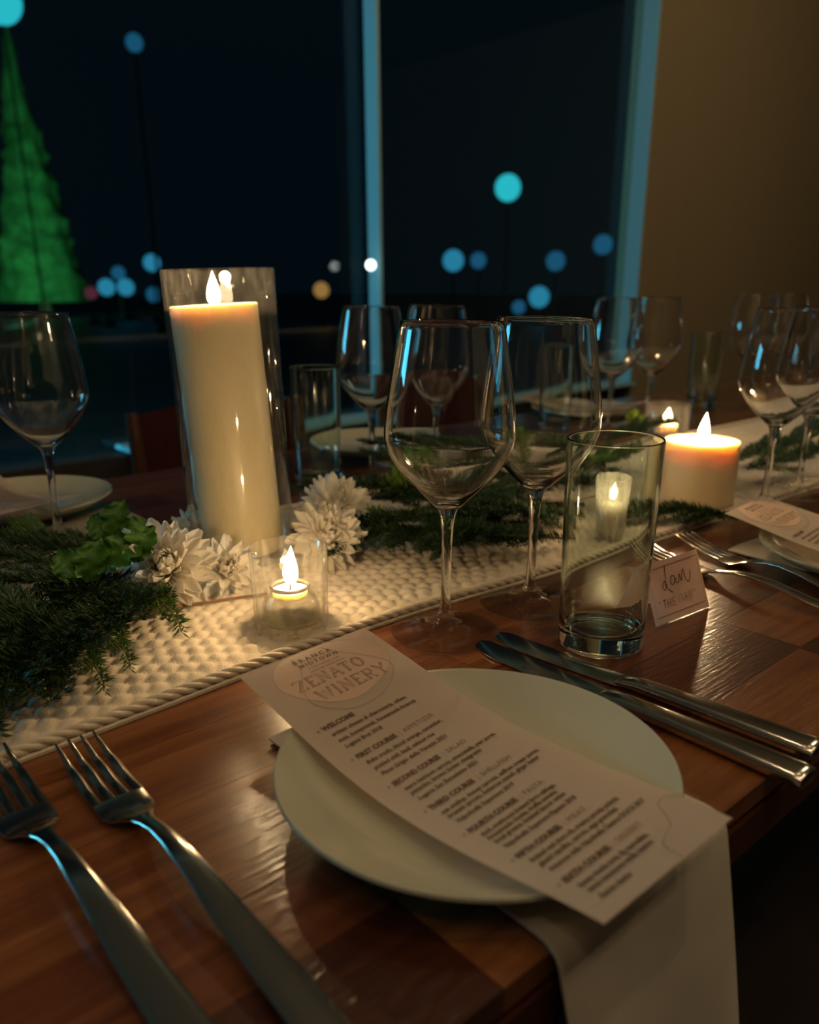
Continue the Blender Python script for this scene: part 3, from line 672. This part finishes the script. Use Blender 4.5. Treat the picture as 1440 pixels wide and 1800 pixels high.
# ---------------------------------------------------------------- place card
BL_, BR_ = Vector((.1883, .5726)), Vector((.2435, .6134)); dd = (BR_-BL_).normalized(); nn = Vector((-dd.y, dd.x))
PCT = thing('place_card', 'folded tent place card with handwritten name beside the tumbler', 'card', ((BL_.x+BR_.x)/2, (BL_.y+BR_.y)/2, TT))
cwid = (BR_-BL_).length; HT, LN = CARD = (.0445, .018)
def cardf(s, t, off=0., back=False):        # s along the fold, t = 0 at the fold, 1 at the table
    ln = LN*(1-t) if not back else LN*(1+t)
    p = BL_+dd*(cwid*s) + nn*ln; fnorm = Vector((nn.x*-1, nn.y*-1, 0))*math.cos(math.atan2(LN, HT))+Vector((0, 0, 1))*math.sin(math.atan2(LN, HT))
    return Vector((p.x, p.y, TT+.0004+HT*(1-t))) + fnorm*off
bc = Vector(PCT.location)
sheet(lambda s, t: cardf(s, t), 4, 4, .0003, 'front_panel', M_card, PCT, bc); sheet(lambda s, t: cardf(s-.06, t, back=True), 4, 4, -.0003, 'back_panel', M_card, PCT, bc)
MW_, ML_ = cwid, math.hypot(HT, LN)
def on_card(name, parts, m_):
    V, F = [], []
    for pts, fcs in parts:
        k = len(V); V += [cardf(x/MW_, y/ML_, .0006)-bc for x, y in pts]; F += [tuple(i+k for i in f) for f in fcs]
    return obj(name, pyd(name, V, F), m_, PCT, smooth=False)
def cs(pl, wd): return stroke([(a*MW_, b*ML_) for a, b in pl], wd)
on_card('border', [cs([(.05, .11), (.95, .09)], .0006), cs([(.05, .89), (.95, .88)], .0006), cs([(.05, .11), (.06, .89)], .0002), cs([(.955, .11), (.955, .86)], .0004)], M_gold)
sp = lambda pts: [tuple(p) for p in spline(pts, 5)]
on_card('handwritten_name', [cs(sp([(.36, .10), (.335, .30), (.30, .48), (.27, .47), (.26, .41), (.30, .35), (.325, .40), (.33, .47), (.37, .52), (.41, .56)]), .0007),
   cs(sp([(.50, .32), (.44, .30), (.41, .40), (.45, .44), (.50, .34), (.51, .43), (.55, .42), (.58, .30), (.60, .42), (.64, .29), (.67, .25), (.68, .40), (.72, .47), (.76, .42), (.79, .30)]), .0007)], M_black)
def cap(pls, x, y, w_, h_): return [cs([(x+a*w_, y+b*h_) for a, b in pl], .00045) for pl in pls]
G_ = {'T': [[(0, 0), (1, 0)], [(.5, 0), (.5, 1)]], 'H': [[(0, 0), (0, 1)], [(.9, 0), (.9, 1)], [(0, .5), (.9, .5)]], 'E': [[(1, 0), (0, 0), (0, 1), (1, 1)], [(0, .5), (.8, .5)]],
      'M': [[(0, 1), (.1, 0), (.5, .7), (.9, 0), (1, 1)]], 'A': [[(0, 1), (.5, 0), (1, 1)], [(.2, .6), (.8, .6)]], 'N': [[(0, 1), (0, 0), (.9, 1), (.9, 0)]], '"': [[(0, 0), (0, .25)], [(.4, 0), (.4, .25)]]}
L_ = []
for ch, x in zip('"THE', (.14, .20, .285, .37)): L_ += cap(G_[ch], x, .64, .055, .13)
for ch, x in zip('MAN"', (.49, .585, .675, .77)): L_ += cap(G_[ch], x, .62, .06, .13)
on_card('handwritten_nickname', L_, M_black)

# ---------------------------------------------------------------- cutlery
def fork(label, p0, p1, z0=.0005, roll=0):
    d = (p1.xy-p0.xy); a = math.atan2(d.y, d.x)-math.pi/2
    t = thing('dinner_fork', label, 'fork', (p0.x, p0.y, TT+z0), (0, roll, a), group='steel forks laid on the table')
    def zp(y): # side profile
        pts = [(0, .0105), (.02, .0050), (.045, .0022), (.066, .0026), (.082, .0075), (.105, .0128), (.13, .0118), (.18, .0050), (.237, .0016)]
        for (a_, b_), (c_, d_) in zip(pts, pts[1:]):
            if y <= c_: f = (y-a_)/(c_-a_); f = f*f*(3-2*f)*.5+f*.5; return b_+(d_-b_)*f
        return pts[-1][1]
    for k in range(4):
        xo = (k-1.5)*.0069
        secs = []
        for i in range(13):
            y = .054*i/12; hw = .0007+.0018*min(1, (y+.002)/.03); sprd = 1-.05*(1-y/.054)
            secs.append((y, zp(y)+.0008, hw, .0008+.0003*min(1, y/.02)))
        bm = loft(secs, 8)
        for v in bm.verts: v.co.x += xo*(1-.04*(1-v.co.y/.054))
        obj('tine', bm, M_steel, t)
    ys = [(.0535, .01250), (.060, .01280), (.066, .01240), (.071, .0108), (.076, .0080), (.081, .0055), (.087, .0042), (.097, .0038), (.11, .0042), (.13, .0053), (.16, .0069), (.19, .0080), (.22, .0087), (.233, .0088), (.2365, .0083)]
    head = [(y, zp(y)+.0010-(.0010 if .056 < y < .072 else 0), hw, .0011) for y, hw in ys[:6]]
    obj('fork_head', loft(head, 16), M_steel, t)
    obj('handle', loft([(y, zp(y)+.0012, hw, .0014) for y, hw in ys[5:]], 16), M_steel, t)
    return t
f2 = fork('steel fork nearest the plate on the left', at(137, 1330), at(548, 1800))
f2.scale = (1.04, 1.09, 1.0)
c = copy_tree(f2); c.location = (*at(-22, 1352).xy, TT+.0005); c['label'] = 'steel fork cut by the left frame edge'; d_ = at(306, 1800).xy-at(-22, 1352).xy; c.rotation_euler[2] = math.atan2(d_.y, d_.x)-math.pi/2
c = copy_tree(f2); p0 = at(1125, 975); c.location = (*p0.xy, TT+.0005); c['label'] = 'blurred fork whose tines show behind the place card, left one'
d_ = at(1440, 1072, .004).xy-p0.xy; c.rotation_euler[2] = math.atan2(d_.y, d_.x)-math.pi/2
c = copy_tree(f2); p0 = at(1200, 957); c.location = (*p0.xy, TT+.0005); c['label'] = 'blurred fork right of the place card, nearer the right plate'
d_ = at(1440, 1040, .004).xy-p0.xy; c.rotation_euler[2] = math.atan2(d_.y, d_.x)-math.pi/2
def knife(label, p0, p1):
    d = (p1.xy-p0.xy); a = math.atan2(d.y, d.x)-math.pi/2
    t = thing('table_knife', label, 'knife', (p0.x, p0.y, TT+.0004), (0, 0, a), group='steel knives right of the plate')
    bm = bmesh.new(); V = []; n = 26
    for i in range(n+1):
        y = .112*i/n; f = y/.112
        spine = -.0085+.0040*min(1, (1-f))*0 ; edge_r = .0098*math.sin(math.pi/2*min(1, (f+.02)/.30))**.55*(1-.22*max(0, f-.45)/.55)
        sp_ = -.0082*math.sin(math.pi/2*min(1, (f+.02)/.09))**.6
        if f > .9: edge_r *= 1-.15*(f-.9)/.1
        V.append((y, sp_, edge_r))
    rows = []
    for y, a_, b_ in V:
        rows.append([bm.verts.new(x) for x in ((a_, y, .0008+.0008), (a_, y, .0030), ((a_+b_)/2, y, .0032), (b_, y, .0012), (b_, y, .0009), ((a_+b_)/2, y, .0008))])
    for p, q in zip(rows, rows[1:]):
        for k in range(6): bm.faces.new((p[k], p[(k+1) % 6], q[(k+1) % 6], q[k]))
    bm.faces.new(rows[0][::-1]); bm.faces.new(rows[-1]); bmesh.ops.recalc_face_normals(bm, faces=bm.faces)
    obj('blade', bm, M_steel, t)
    obj('handle', loft([(.108, .0034, .0080, .0016), (.112, .0036, .0076, .0030, 3), (.125, .0042, .0072, .0038, 3), (.16, .0044, .0080, .0042, 3), (.2, .0044, .0092, .0043, 3), (.232, .0044, .0100, .0043, 3.4), (.2365, .0044, .0096, .0038, 3.4), (.2375, .0044, .0080, .0028, 3)], 24), M_steel, t)
    return t
k1 = knife('steel knife nearest the plate, lying lower of the pair', at(840, 1136), at(1407, 1377))
c = copy_tree(k1); c.location = (*at(874, 1121).xy, TT+.0004); c.scale = (.97, .97, .97); d_ = at(1436, 1332).xy-at(874, 1121).xy; c.rotation_euler[2] = math.atan2(d_.y, d_.x)-math.pi/2
c['label'] = 'steel knife of the pair lying nearer the water tumbler'

# ---------------------------------------------------------------- flowers
def petal_mesh(name, L, wd, cup, curl, tipw=.5):
    V = []; ns, nt = 7, 4
    for i in range(ns+1):
        f = i/ns; hw = wd*(.28+.72*math.sin(math.pi*(f**.85))**.75) if f < .999 else wd*.12
        if f == 0: hw = wd*.25
        for j in range(nt+1):
            g = j/nt*2-1; V.append((f*L, g*hw, cup*wd*(g*g)+curl*L*f*f - .06*L*math.sin(f*3)))
    F = [(i*(nt+1)+j, (i+1)*(nt+1)+j, (i+1)*(nt+1)+j+1, i*(nt+1)+j+1) for i in range(ns) for j in range(nt)]
    me = pyd(name, V, F)
    for p in me.polygons: p.use_smooth = True
    return me
PM = [petal_mesh('petal', .030, .0052, .7, .10), petal_mesh('petal', .030, .0058, .4, -.12), petal_mesh('petal', .030, .0047, 1.0, .22)]
for me in PM: me.materials.append(M_petal)
PMg = [petal_mesh('petal', .030, .0044, .9, .5)]; PMg[0].materials.append(M_mum)
def mum(name, label, loc, normal, R_, seed, meshes=PM, m_=M_petal, group='white chrysanthemums in the garland', layers=None):
    r_ = random.Random(seed); q = Vector(normal).to_track_quat('Z', 'Y').to_euler()
    t = thing(name, label, 'flower', loc, q, group)
    layers = layers or [(16, -8, 1.0), (17, 8, .98), (17, 24, .92), (15, 40, .84)]
    obj('flower_base', lathe([(0, -.010*R_/.035), (.006*R_/.035, -.009*R_/.035), (.009*R_/.035, -.003*R_/.035), (.007*R_/.035, .002*R_/.035), (0, .003*R_/.035)], 16), M_leaf, t)
    for n, el, ln in layers:
        ph = r_.random()*6
        for k in range(n):
            a = ph+2*math.pi*k/n+r_.uniform(-.12, .12); s = R_/.030*ln*r_.uniform(.86, 1.08)*.92
            o_ = link(bpy.data.objects.new('petal', r_.choice(meshes)), t)
            o_.rotation_euler = Euler((r_.uniform(-.35, .35), -R(el+r_.uniform(-9, 9)), a), 'XYZ'); o_.scale = (s, s*r_.uniform(.8, 1.2), s)
            o_.location = (math.cos(a)*.0035, math.sin(a)*.0035, .001+.0025*math.sin(R(max(el, 0))))
    V, F = [], []; base = meshes[0]
    for k in range(60):
        a = r_.random()*6.283; el = R(r_.uniform(48, 86)); s = R_/.030*r_.uniform(.38, .68)
        mt = Matrix.Translation((math.cos(a)*.003, math.sin(a)*.003, .002)) @ Euler((r_.uniform(-.3, .3), -el, a), 'XYZ').to_matrix().to_4x4() @ Matrix.Scale(s, 4)
        b0 = len(V); V += [mt @ v.co for v in base.vertices]; F += [tuple(i+b0 for i in p.vertices) for p in base.polygons]
    tag(obj('inner_petals', pyd('inner_petals', V, F), m_, t), kind='stuff')
    return t
def up(px, py, h): return at(px, py, h)
mum('chrysanthemum', 'largest white chrysanthemum, in the left half beside the green leaves', up(294, 1000, .034), (.12, -.80, .60), .042, 1)
mum('chrysanthemum', 'small white chrysanthemum between the big one and the votive glass', up(398, 1003, .024), (.25, -.80, .55), .030, 2, layers=[(10, -4, 1.0), (11, 16, .92), (9, 36, .8)])
mum('chrysanthemum', 'white chrysanthemum behind, at the right foot of the vase, pointing up', up(590, 893, .040), (.25, -.45, .85), .036, 3)
mum('chrysanthemum', 'white chrysanthemum in front at the right foot of the vase', up(572, 948, .030), (.40, -.70, .62), .036, 4)
mum('chrysanthemum', 'half-hidden white chrysanthemum behind the vase foot on the left', up(345, 935, .03), (-.2, -.3, .9), .027, 5, layers=[(10, -4, 1.0), (11, 16, .92), (9, 36, .8)])
mum('green_button_flower', 'blurred lime-green curly flower right of the white chrysanthemums', up(700, 868, .028), (.1, -.5, .85), .026, 6, PMg, M_mum, 'lime green curly flowers', [(12, -5, .9), (12, 20, .9), (12, 45, .8)])
mum('green_button_flower', 'small lime-green curly flower touching the white petals', up(660, 915, .018), (.3, -.6, .7), .016, 8, PMg, M_mum, 'lime green curly flowers', [(10, -5, .9), (10, 25, .9)])
mum('green_button_flower', 'blurred lime-green bud beyond the second wine glass, left of pillar candle', up(1115, 738, .02), (.1, -.5, .85), .018, 9, PMg, M_mum, 'lime green curly flowers', [(10, -5, .9), (10, 25, .9)])
# ruffled leaves
def leaf_mesh(name, L, wd, seed):
    r_ = random.Random(seed); ns, nt = 16, 8; V = []
    for i in range(ns+1):
        f = i/ns; hw = wd*math.sin(math.pi*min(.995, max(.03, f)))**.6*(1+.10*math.sin(f*38))
        for j in range(nt+1):
            g = j/nt*2-1; V.append((f*L+.0012*math.sin(f*38)*abs(g), g*hw, .30*wd*abs(g)**1.5+.26*wd*math.sin(f*21+g*5)*abs(g)+.05*wd*math.sin(f*50)*(1-abs(g))+.004*math.sin(f*3.1)-.22*L*f*f))
    F = [(i*(nt+1)+j, (i+1)*(nt+1)+j, (i+1)*(nt+1)+j+1, i*(nt+1)+j+1) for i in range(ns) for j in range(nt)]
    me = pyd(name, V, F)
    for p in me.polygons: p.use_smooth = True
    me.materials.append(M_leaf); return me
LMs = [leaf_mesh('leaf', .034, .013, 1), leaf_mesh('leaf', .030, .012, 2)]
def leafy_sprig(label, loc, specs, stem_pts):
    t = thing('leafy_sprig', label, 'leaves', loc, group='leafy sprigs in the garland')
    obj('stem', tube(spline(stem_pts, 5), .0012, 6), M_leaf, t)
    for k, (p, rot, s) in enumerate(specs):
        o_ = link(bpy.data.objects.new('leaf', LMs[k % 2]), t); X = Vector((math.cos(R(rot[0])), .25, math.sin(R(rot[0])))).normalized(); Z = Vector((R(rot[1]), -.85, .45+R(rot[2]))); Y = Z.cross(X).normalized(); Z = X.cross(Y)
        mt = Matrix((X, Y, Z)).transposed().to_4x4(); mt.translation = Vector(p); o_.matrix_local = mt @ Matrix.Scale(s, 4)
    return t
p_ = up(160, 1075, .012)
leafy_sprig('bright green ruffled leaf sprig left of the largest white chrysanthemum', p_, [((.002, .0, .024), (78, 0, 0), 1.0), ((-.008, .004, .022), (120, 12, 0), 1.0), ((.010, .012, .030), (40, -10, 10), 1.15), ((.0, -.004, .018), (250, 5, 0), 1.1), ((.030, .018, .034), (60, 0, 0), .95), ((-.012, .004, .010), (190, 10, 20), .9)],
            [(-.012, -.012, 0), (0, 0, .012), (.004, .004, .030), (.012, .012, .036)])
p_ = up(205, 985, .01)
leafy_sprig('small dark ruffled leaf tucked behind the largest white chrysanthemum', p_, [((0, 0, .024), (75, 0, 0), 1.0), ((.008, 0, .022), (30, 0, 10), .9), ((-.004, .004, .018), (130, 10, 0), .9)], [(0, -.01, 0), (0, 0, .01), (.003, 0, .022)])
p_ = up(735, 880, .008)
leafy_sprig('blurred green leaves behind the stem of the front wine glass', p_, [((0, 0, .030), (80, 0, 0), .9), ((.008, 0, .024), (20, 0, 10), .9), ((-.008, .004, .028), (130, 10, 0), .9), ((-.01, .004, .018), (170, 0, 20), .8)], [(0, -.01, 0), (0, 0, .01), (.003, 0, .022)])

# evergreen sprigs
def sprig_data(seed, L=.15, nside=12, side=.055, nl=.013, flat=.35, dens=.0011):
    r_ = random.Random(seed); axes = []
    main = [Vector((L*i/12, .010*math.sin(i*.35+seed)*(i/12), .006+.010*math.sin(i/12*2.6))) for i in range(13)]; axes.append((main, .0011))
    for k in range(nside):
        f = .10+.86*k/nside; i0 = f*12; b = main[int(i0)].lerp(main[min(12, int(i0)+1)], i0 % 1); sg = 1 if k % 2 else -1
        a = R(r_.uniform(28, 50))*sg; ln = side*(1-.65*f)*r_.uniform(.8, 1.15); el = r_.uniform(-.10, .35)
        pts = [b+Vector((math.cos(a*(1-.25*j/5))*ln*j/5, math.sin(a*(1-.25*j/5))*ln*j/5, el*ln*j/5*(1-.4*j/5))) for j in range(6)]; axes.append((pts, .0006))
    V, F = [], []; bm = bmesh.new()
    for pts, r0 in axes:
        tube(pts, [r0*(1-.6*i/(len(pts)-1)) for i in range(len(pts))], 5, bm)
        tot = sum((b-a).length for a, b in zip(pts, pts[1:])); n = int(tot/dens)
        for k in range(n):
            f = (k+.5)/n*(len(pts)-1); i = min(int(f), len(pts)-2); p = pts[i].lerp(pts[i+1], f-i); tdir = (pts[i+1]-pts[i]).normalized()
            for sd in (-1, 1, 0):
                ph = r_.uniform(-.5, .5)+(math.pi/2*sd if sd else math.pi*r_.choice((0, .1)))
                side_v = Vector((-tdir.y, tdir.x, 0)).normalized(); upv = Vector((0, 0, 1)); rad = side_v*math.sin(ph)+upv*math.cos(ph)*(flat+.4)
                dr = (tdir*r_.uniform(.55, .95)+rad).normalized(); ln = nl*r_.uniform(.7, 1.15)*(1-.35*f/(len(pts)-1)); wv_ = dr.cross(Vector((r_.uniform(-1, 1), r_.uniform(-1, 1), 1))).normalized()*.0007
                q = p+dr*ln*.5; e = p+dr*ln+Vector((0, 0, .0008)); b0 = len(V); up2 = dr.cross(wv_).normalized()*.0004
                V += [p, q+wv_, q-wv_, q+up2, e]; F += [(b0, b0+1, b0+3), (b0, b0+3, b0+2), (b0+1, b0+4, b0+3), (b0+3, b0+4, b0+2), (b0, b0+2, b0+1), (b0+1, b0+2, b0+4)]
    sm = bpy.data.meshes.new('twigs'); bm.to_mesh(sm); bm.free(); sm.materials.append(M_twig)
    nm = pyd('needles', V, F); nm.materials.append(M_needle); return sm, nm
SD = [sprig_data(1), sprig_data(2, .13, 14, .05), sprig_data(3, .16, 16, .06, .010, .2), sprig_data(4, .065, 4, .02, .013, .7, .0014)]
nm2 = SD[3][1]; nm2.materials.clear(); nm2.materials.append(M_needle2)
nm5 = SD[1][1].copy(); nm5.materials.clear(); nm5.materials.append(M_needle2); SD.append((SD[1][0], nm5))
def sprig(label, p0, p1, kind=0, dz=.012, tilt=0., roll=0., sc=1., name='evergreen_sprig'):
    d = p1-p0; a = math.atan2(d.y, d.x)
    t = thing(name, label, 'greenery', (p0.x, p0.y, TT+dz), (roll, -tilt, a), group='evergreen sprigs of the garland')
    s_, n_2 = SD[kind]; L = d.xy.length/ {0: .15, 1: .13, 2: .16, 3: .065, 4: .13}[kind] if sc == 0 else sc
    t.scale = (L, L, L)
    link(bpy.data.objects.new('twigs', s_), t); tag(link(bpy.data.objects.new('needles', n_2), t), kind='stuff'); return t
z9 = .008
def E_(x, y): return at(x, y, z9)
sprigs = [('dark evergreen sprig pointing left behind the ruffled leaves', E_(230, 1010), E_(-40, 1000), 0, .016, .05),
 ('dark evergreen sprig reaching to the left edge below the leaves', E_(300, 1080), E_(-30, 1075), 2, .018, 0),
 ('evergreen sprig fanning toward the lower left corner of the runner', E_(260, 1075), E_(60, 1240), 1, .012, -.03),
 ('evergreen sprig at the left edge, lowest of the garland', E_(120, 1090), E_(-30, 1190), 0, .016, -.03),
 ('evergreen sprig spreading over the runner below the big chrysanthemum', E_(330, 1050), E_(130, 1180), 2, .016, -.03),
 ('dark evergreen sprig under the ruffled leaves', E_(60, 1060), E_(250, 1100), 1, .014, .02),
 ('dark evergreen tip along the left edge of the picture', E_(100, 1130), E_(-60, 1110), 1, .020, .02),
 ('dark evergreen sprig at left edge, above the brown twig', E_(120, 1040), E_(-80, 1040), 2, .024, .05),
 ('dark evergreen layer bridging the brown twig on the left', E_(230, 1120), E_(20, 1150), 0, .010, .02),
 ('long dark evergreen sprig behind the stem of the front wine glass', E_(1010, 900), E_(600, 985), 2, .010, 0),
 ('dark evergreen sprig right of the lime flower', E_(640, 900), E_(900, 930), 0, .016, .0),
 ('dark evergreen sprig just behind the second wine glass stem', E_(985, 950), E_(850, 900), 1, .014, .02),
 ('soft evergreen sprig under the front wine glass bowl', E_(900, 905), E_(700, 985), 1, .010, -.02),
 ('evergreen sprig ending left of the silvery textured votive', E_(1015, 925), E_(850, 935), 0, .012, .02),
 ('evergreen sprig behind the wine glass bowls', E_(1060, 850), E_(850, 870), 2, .024, .12),
 ('evergreen sprig at the lower left, reaching the runner hem side', E_(150, 1130), E_(-20, 1245), 2, .012, -.04),
 ('evergreen sprig drooping lowest at the left edge', E_(60, 1130), E_(20, 1260), 0, .014, -.05),
 ('evergreen sprig drooping beside the low fresh tips', E_(150, 1110), E_(110, 1240), 1, .012, -.03),
 ('dark evergreen sprig behind the lime flower and pinkish twig', E_(980, 880), E_(700, 900), 2, .020, .05),
 ('dark evergreen sprig lowest behind the second wine glass stem', E_(990, 960), E_(800, 985), 0, .010, .0),
 ('dense evergreen sprig lying across the twigs behind the glasses', E_(720, 930), E_(960, 900), 2, .018, .05),
 ('evergreen sprig right behind the water tumbler', E_(900, 880), E_(1080, 900), 1, .018, .06),
 ('evergreen sprig between the two wine glass stems', E_(690, 960), E_(880, 975), 1, .012, .03),
 ('evergreen sprig nearest the white flowers on their right', E_(850, 940), E_(640, 960), 0, .014, .03),
 ('evergreen clump sprig left of the front glass stem', E_(760, 900), E_(610, 905), 0, .026, .0),
 ('evergreen sprig over the white flowers on the right side', E_(790, 880), E_(640, 850), 1, .030, .04),
 ('evergreen sprig seen low through the front wine glass', E_(830, 860), E_(690, 840), 2, .034, .02),
 ('evergreen sprig left of the front stem lying on the runner', E_(770, 950), E_(620, 985), 1, .012, -.02),
 ('evergreen sprig between flowers and front stem, lower', E_(740, 930), E_(600, 965), 0, .016, -.01),
 ('evergreen sprig right of the front stem lying on the runner', E_(930, 935), E_(790, 990), 2, .012, -.02),
 ('evergreen sprig far side of the garland behind the front glass', E_(900, 840), E_(760, 830), 0, .026, .04),
 ('evergreen sprig far side behind the second glass', E_(1040, 850), E_(900, 830), 1, .026, .06),
 ('evergreen sprig beyond the textured votive', E_(1000, 850), E_(1130, 830), 1, .018, .08),
 ('evergreen sprig in front of the short pillar candle', E_(1300, 912), E_(1130, 918), 1, .003, -.01),
 ('blurred evergreen sprig right of the short pillar candle', E_(1290, 830), E_(1440, 800), 0, .016, .05),
 ('blurred evergreen sprig behind the right-hand wine glass stems', E_(1310, 850), E_(1460, 830), 1, .02, .08),
 ('blurred evergreen sprig farthest along the runner', E_(1360, 810), E_(1460, 790), 2, .02, .1),
 ('blurred evergreen sprig left behind the short pillar candle', E_(1060, 790), E_(1190, 770), 0, .012, .1)]
for i, (lb, a_, b_, k, dz, tl) in enumerate(sprigs): sprig(lb, a_, b_, k, dz, tl, roll=(-.15+.3*(i % 3)/2))
sprig('fresh green needle tip hanging over the runner below the white flowers', E_(292, 1075), E_(300, 1175), 3, .022, -.25)
sprig('fresh green needle tip low on the runner at the left', E_(180, 1170), E_(160, 1245), 3, .014, -.12, sc=.85)
sprig('fresh green needle tip beside the lowest sprig', E_(225, 1140), E_(205, 1215), 3, .016, -.15, sc=.8)
sprig('upright fresh green tip seen through the second wine glass', E_(912, 880), E_(960, 790), 3, .030, .75, sc=1.0)
sprig('upright fresh green tip leaning left behind the second wine glass', E_(905, 885), E_(880, 800), 3, .026, .7, sc=.9)
sprig('light green needle sprig behind the water tumbler rim', E_(960, 860), E_(1060, 850), 4, .022, .1, sc=.7)
sprig('light green sprig at the left edge beside the leaves', E_(90, 1010), E_(20, 960), 4, .026, .1, sc=.6)
def twig(label, pts, m_, r0=.0014):
    P = [Vector(p) for p in pts]; b = P[0]; t = thing('bare_twig', label, 'twig', b, group='bare twigs in the garland')
    s = spline([p-b for p in P], 5); obj('bark', tube(s, [r0*(1-.4*i/(len(s)-1)) for i in range(len(s))], 7), m_, t)
twig('thin brown twig running from the left edge below the leaves', [at(-30, 1095, .012), at(100, 1090, .018), at(240, 1078, .02), at(340, 1062, .010), at(470, 1043, .0095)], M_twig, .0016)
twig('pinkish twig behind both wine glass stems', [at(700, 955, .012), at(800, 918, .016), at(900, 892, .022), at(1040, 872, .026)], M_twig2, .0017)
twig('pale green cut stem left of the front glass stem', [at(725, 968, .012), at(775, 935, .016), at(822, 893, .022)], M_stem, .0014)
twig('short pale twig end right of the front glass bowl', [at(850, 880, .02), at(905, 858, .026)], M_stem, .0016)

# ---------------------------------------------------------------- chairs across the table
def chair(label, u_):
    t = thing('dining_chair', label, 'chair', (*W(u_, 1.16).xy, 0), (0, 0, AL), group='chairs across the table')
    obj('seat', box(-.21, .21, -.22, .20, .40, .46, bev=.015), M_red, t)
    bm = bmesh.new(); G = []
    for i in range(9):
        z = .54+.235*i/8; G.append([bm.verts.new(((-.19+.38*j/12), .205+.02*i/8-.02*math.cos((j-6)/6*1.3)+.02, z-.02*((j-6)/6)**2*(i/8))) for j in range(13)])
    for a, b in zip(G, G[1:]):
        for j in range(12): bm.faces.new((a[j], a[j+1], b[j+1], b[j]))
    bmesh.ops.solidify(bm, geom=bm.faces[:], thickness=.035); obj('backrest', bm, M_red, t)
    for sx in (-1, 1):
        obj('leg', loft([(0, 0, .014, .014, 4), (.399, 0, .02, .02, 4)], 8), M_chairwood, t).matrix_local = Matrix.Translation((sx*.18, -.19, 0)) @ Matrix.Rotation(R(90), 4, 'X')
        obj('leg', tube([(sx*.18, .21, 0), (sx*.18, .20, .40), (sx*.18, .215, .57), (sx*.18, .235, .765)], [.014, .018, .017, .014], 8), M_chairwood, t)
    return t
chair('dark red chair at the far left behind the bluish menu', -.38)
chair('dark red chair seen between the tall vase and the wine glasses', .66)
chair('dark red chair farthest along the opposite side', 1.28)
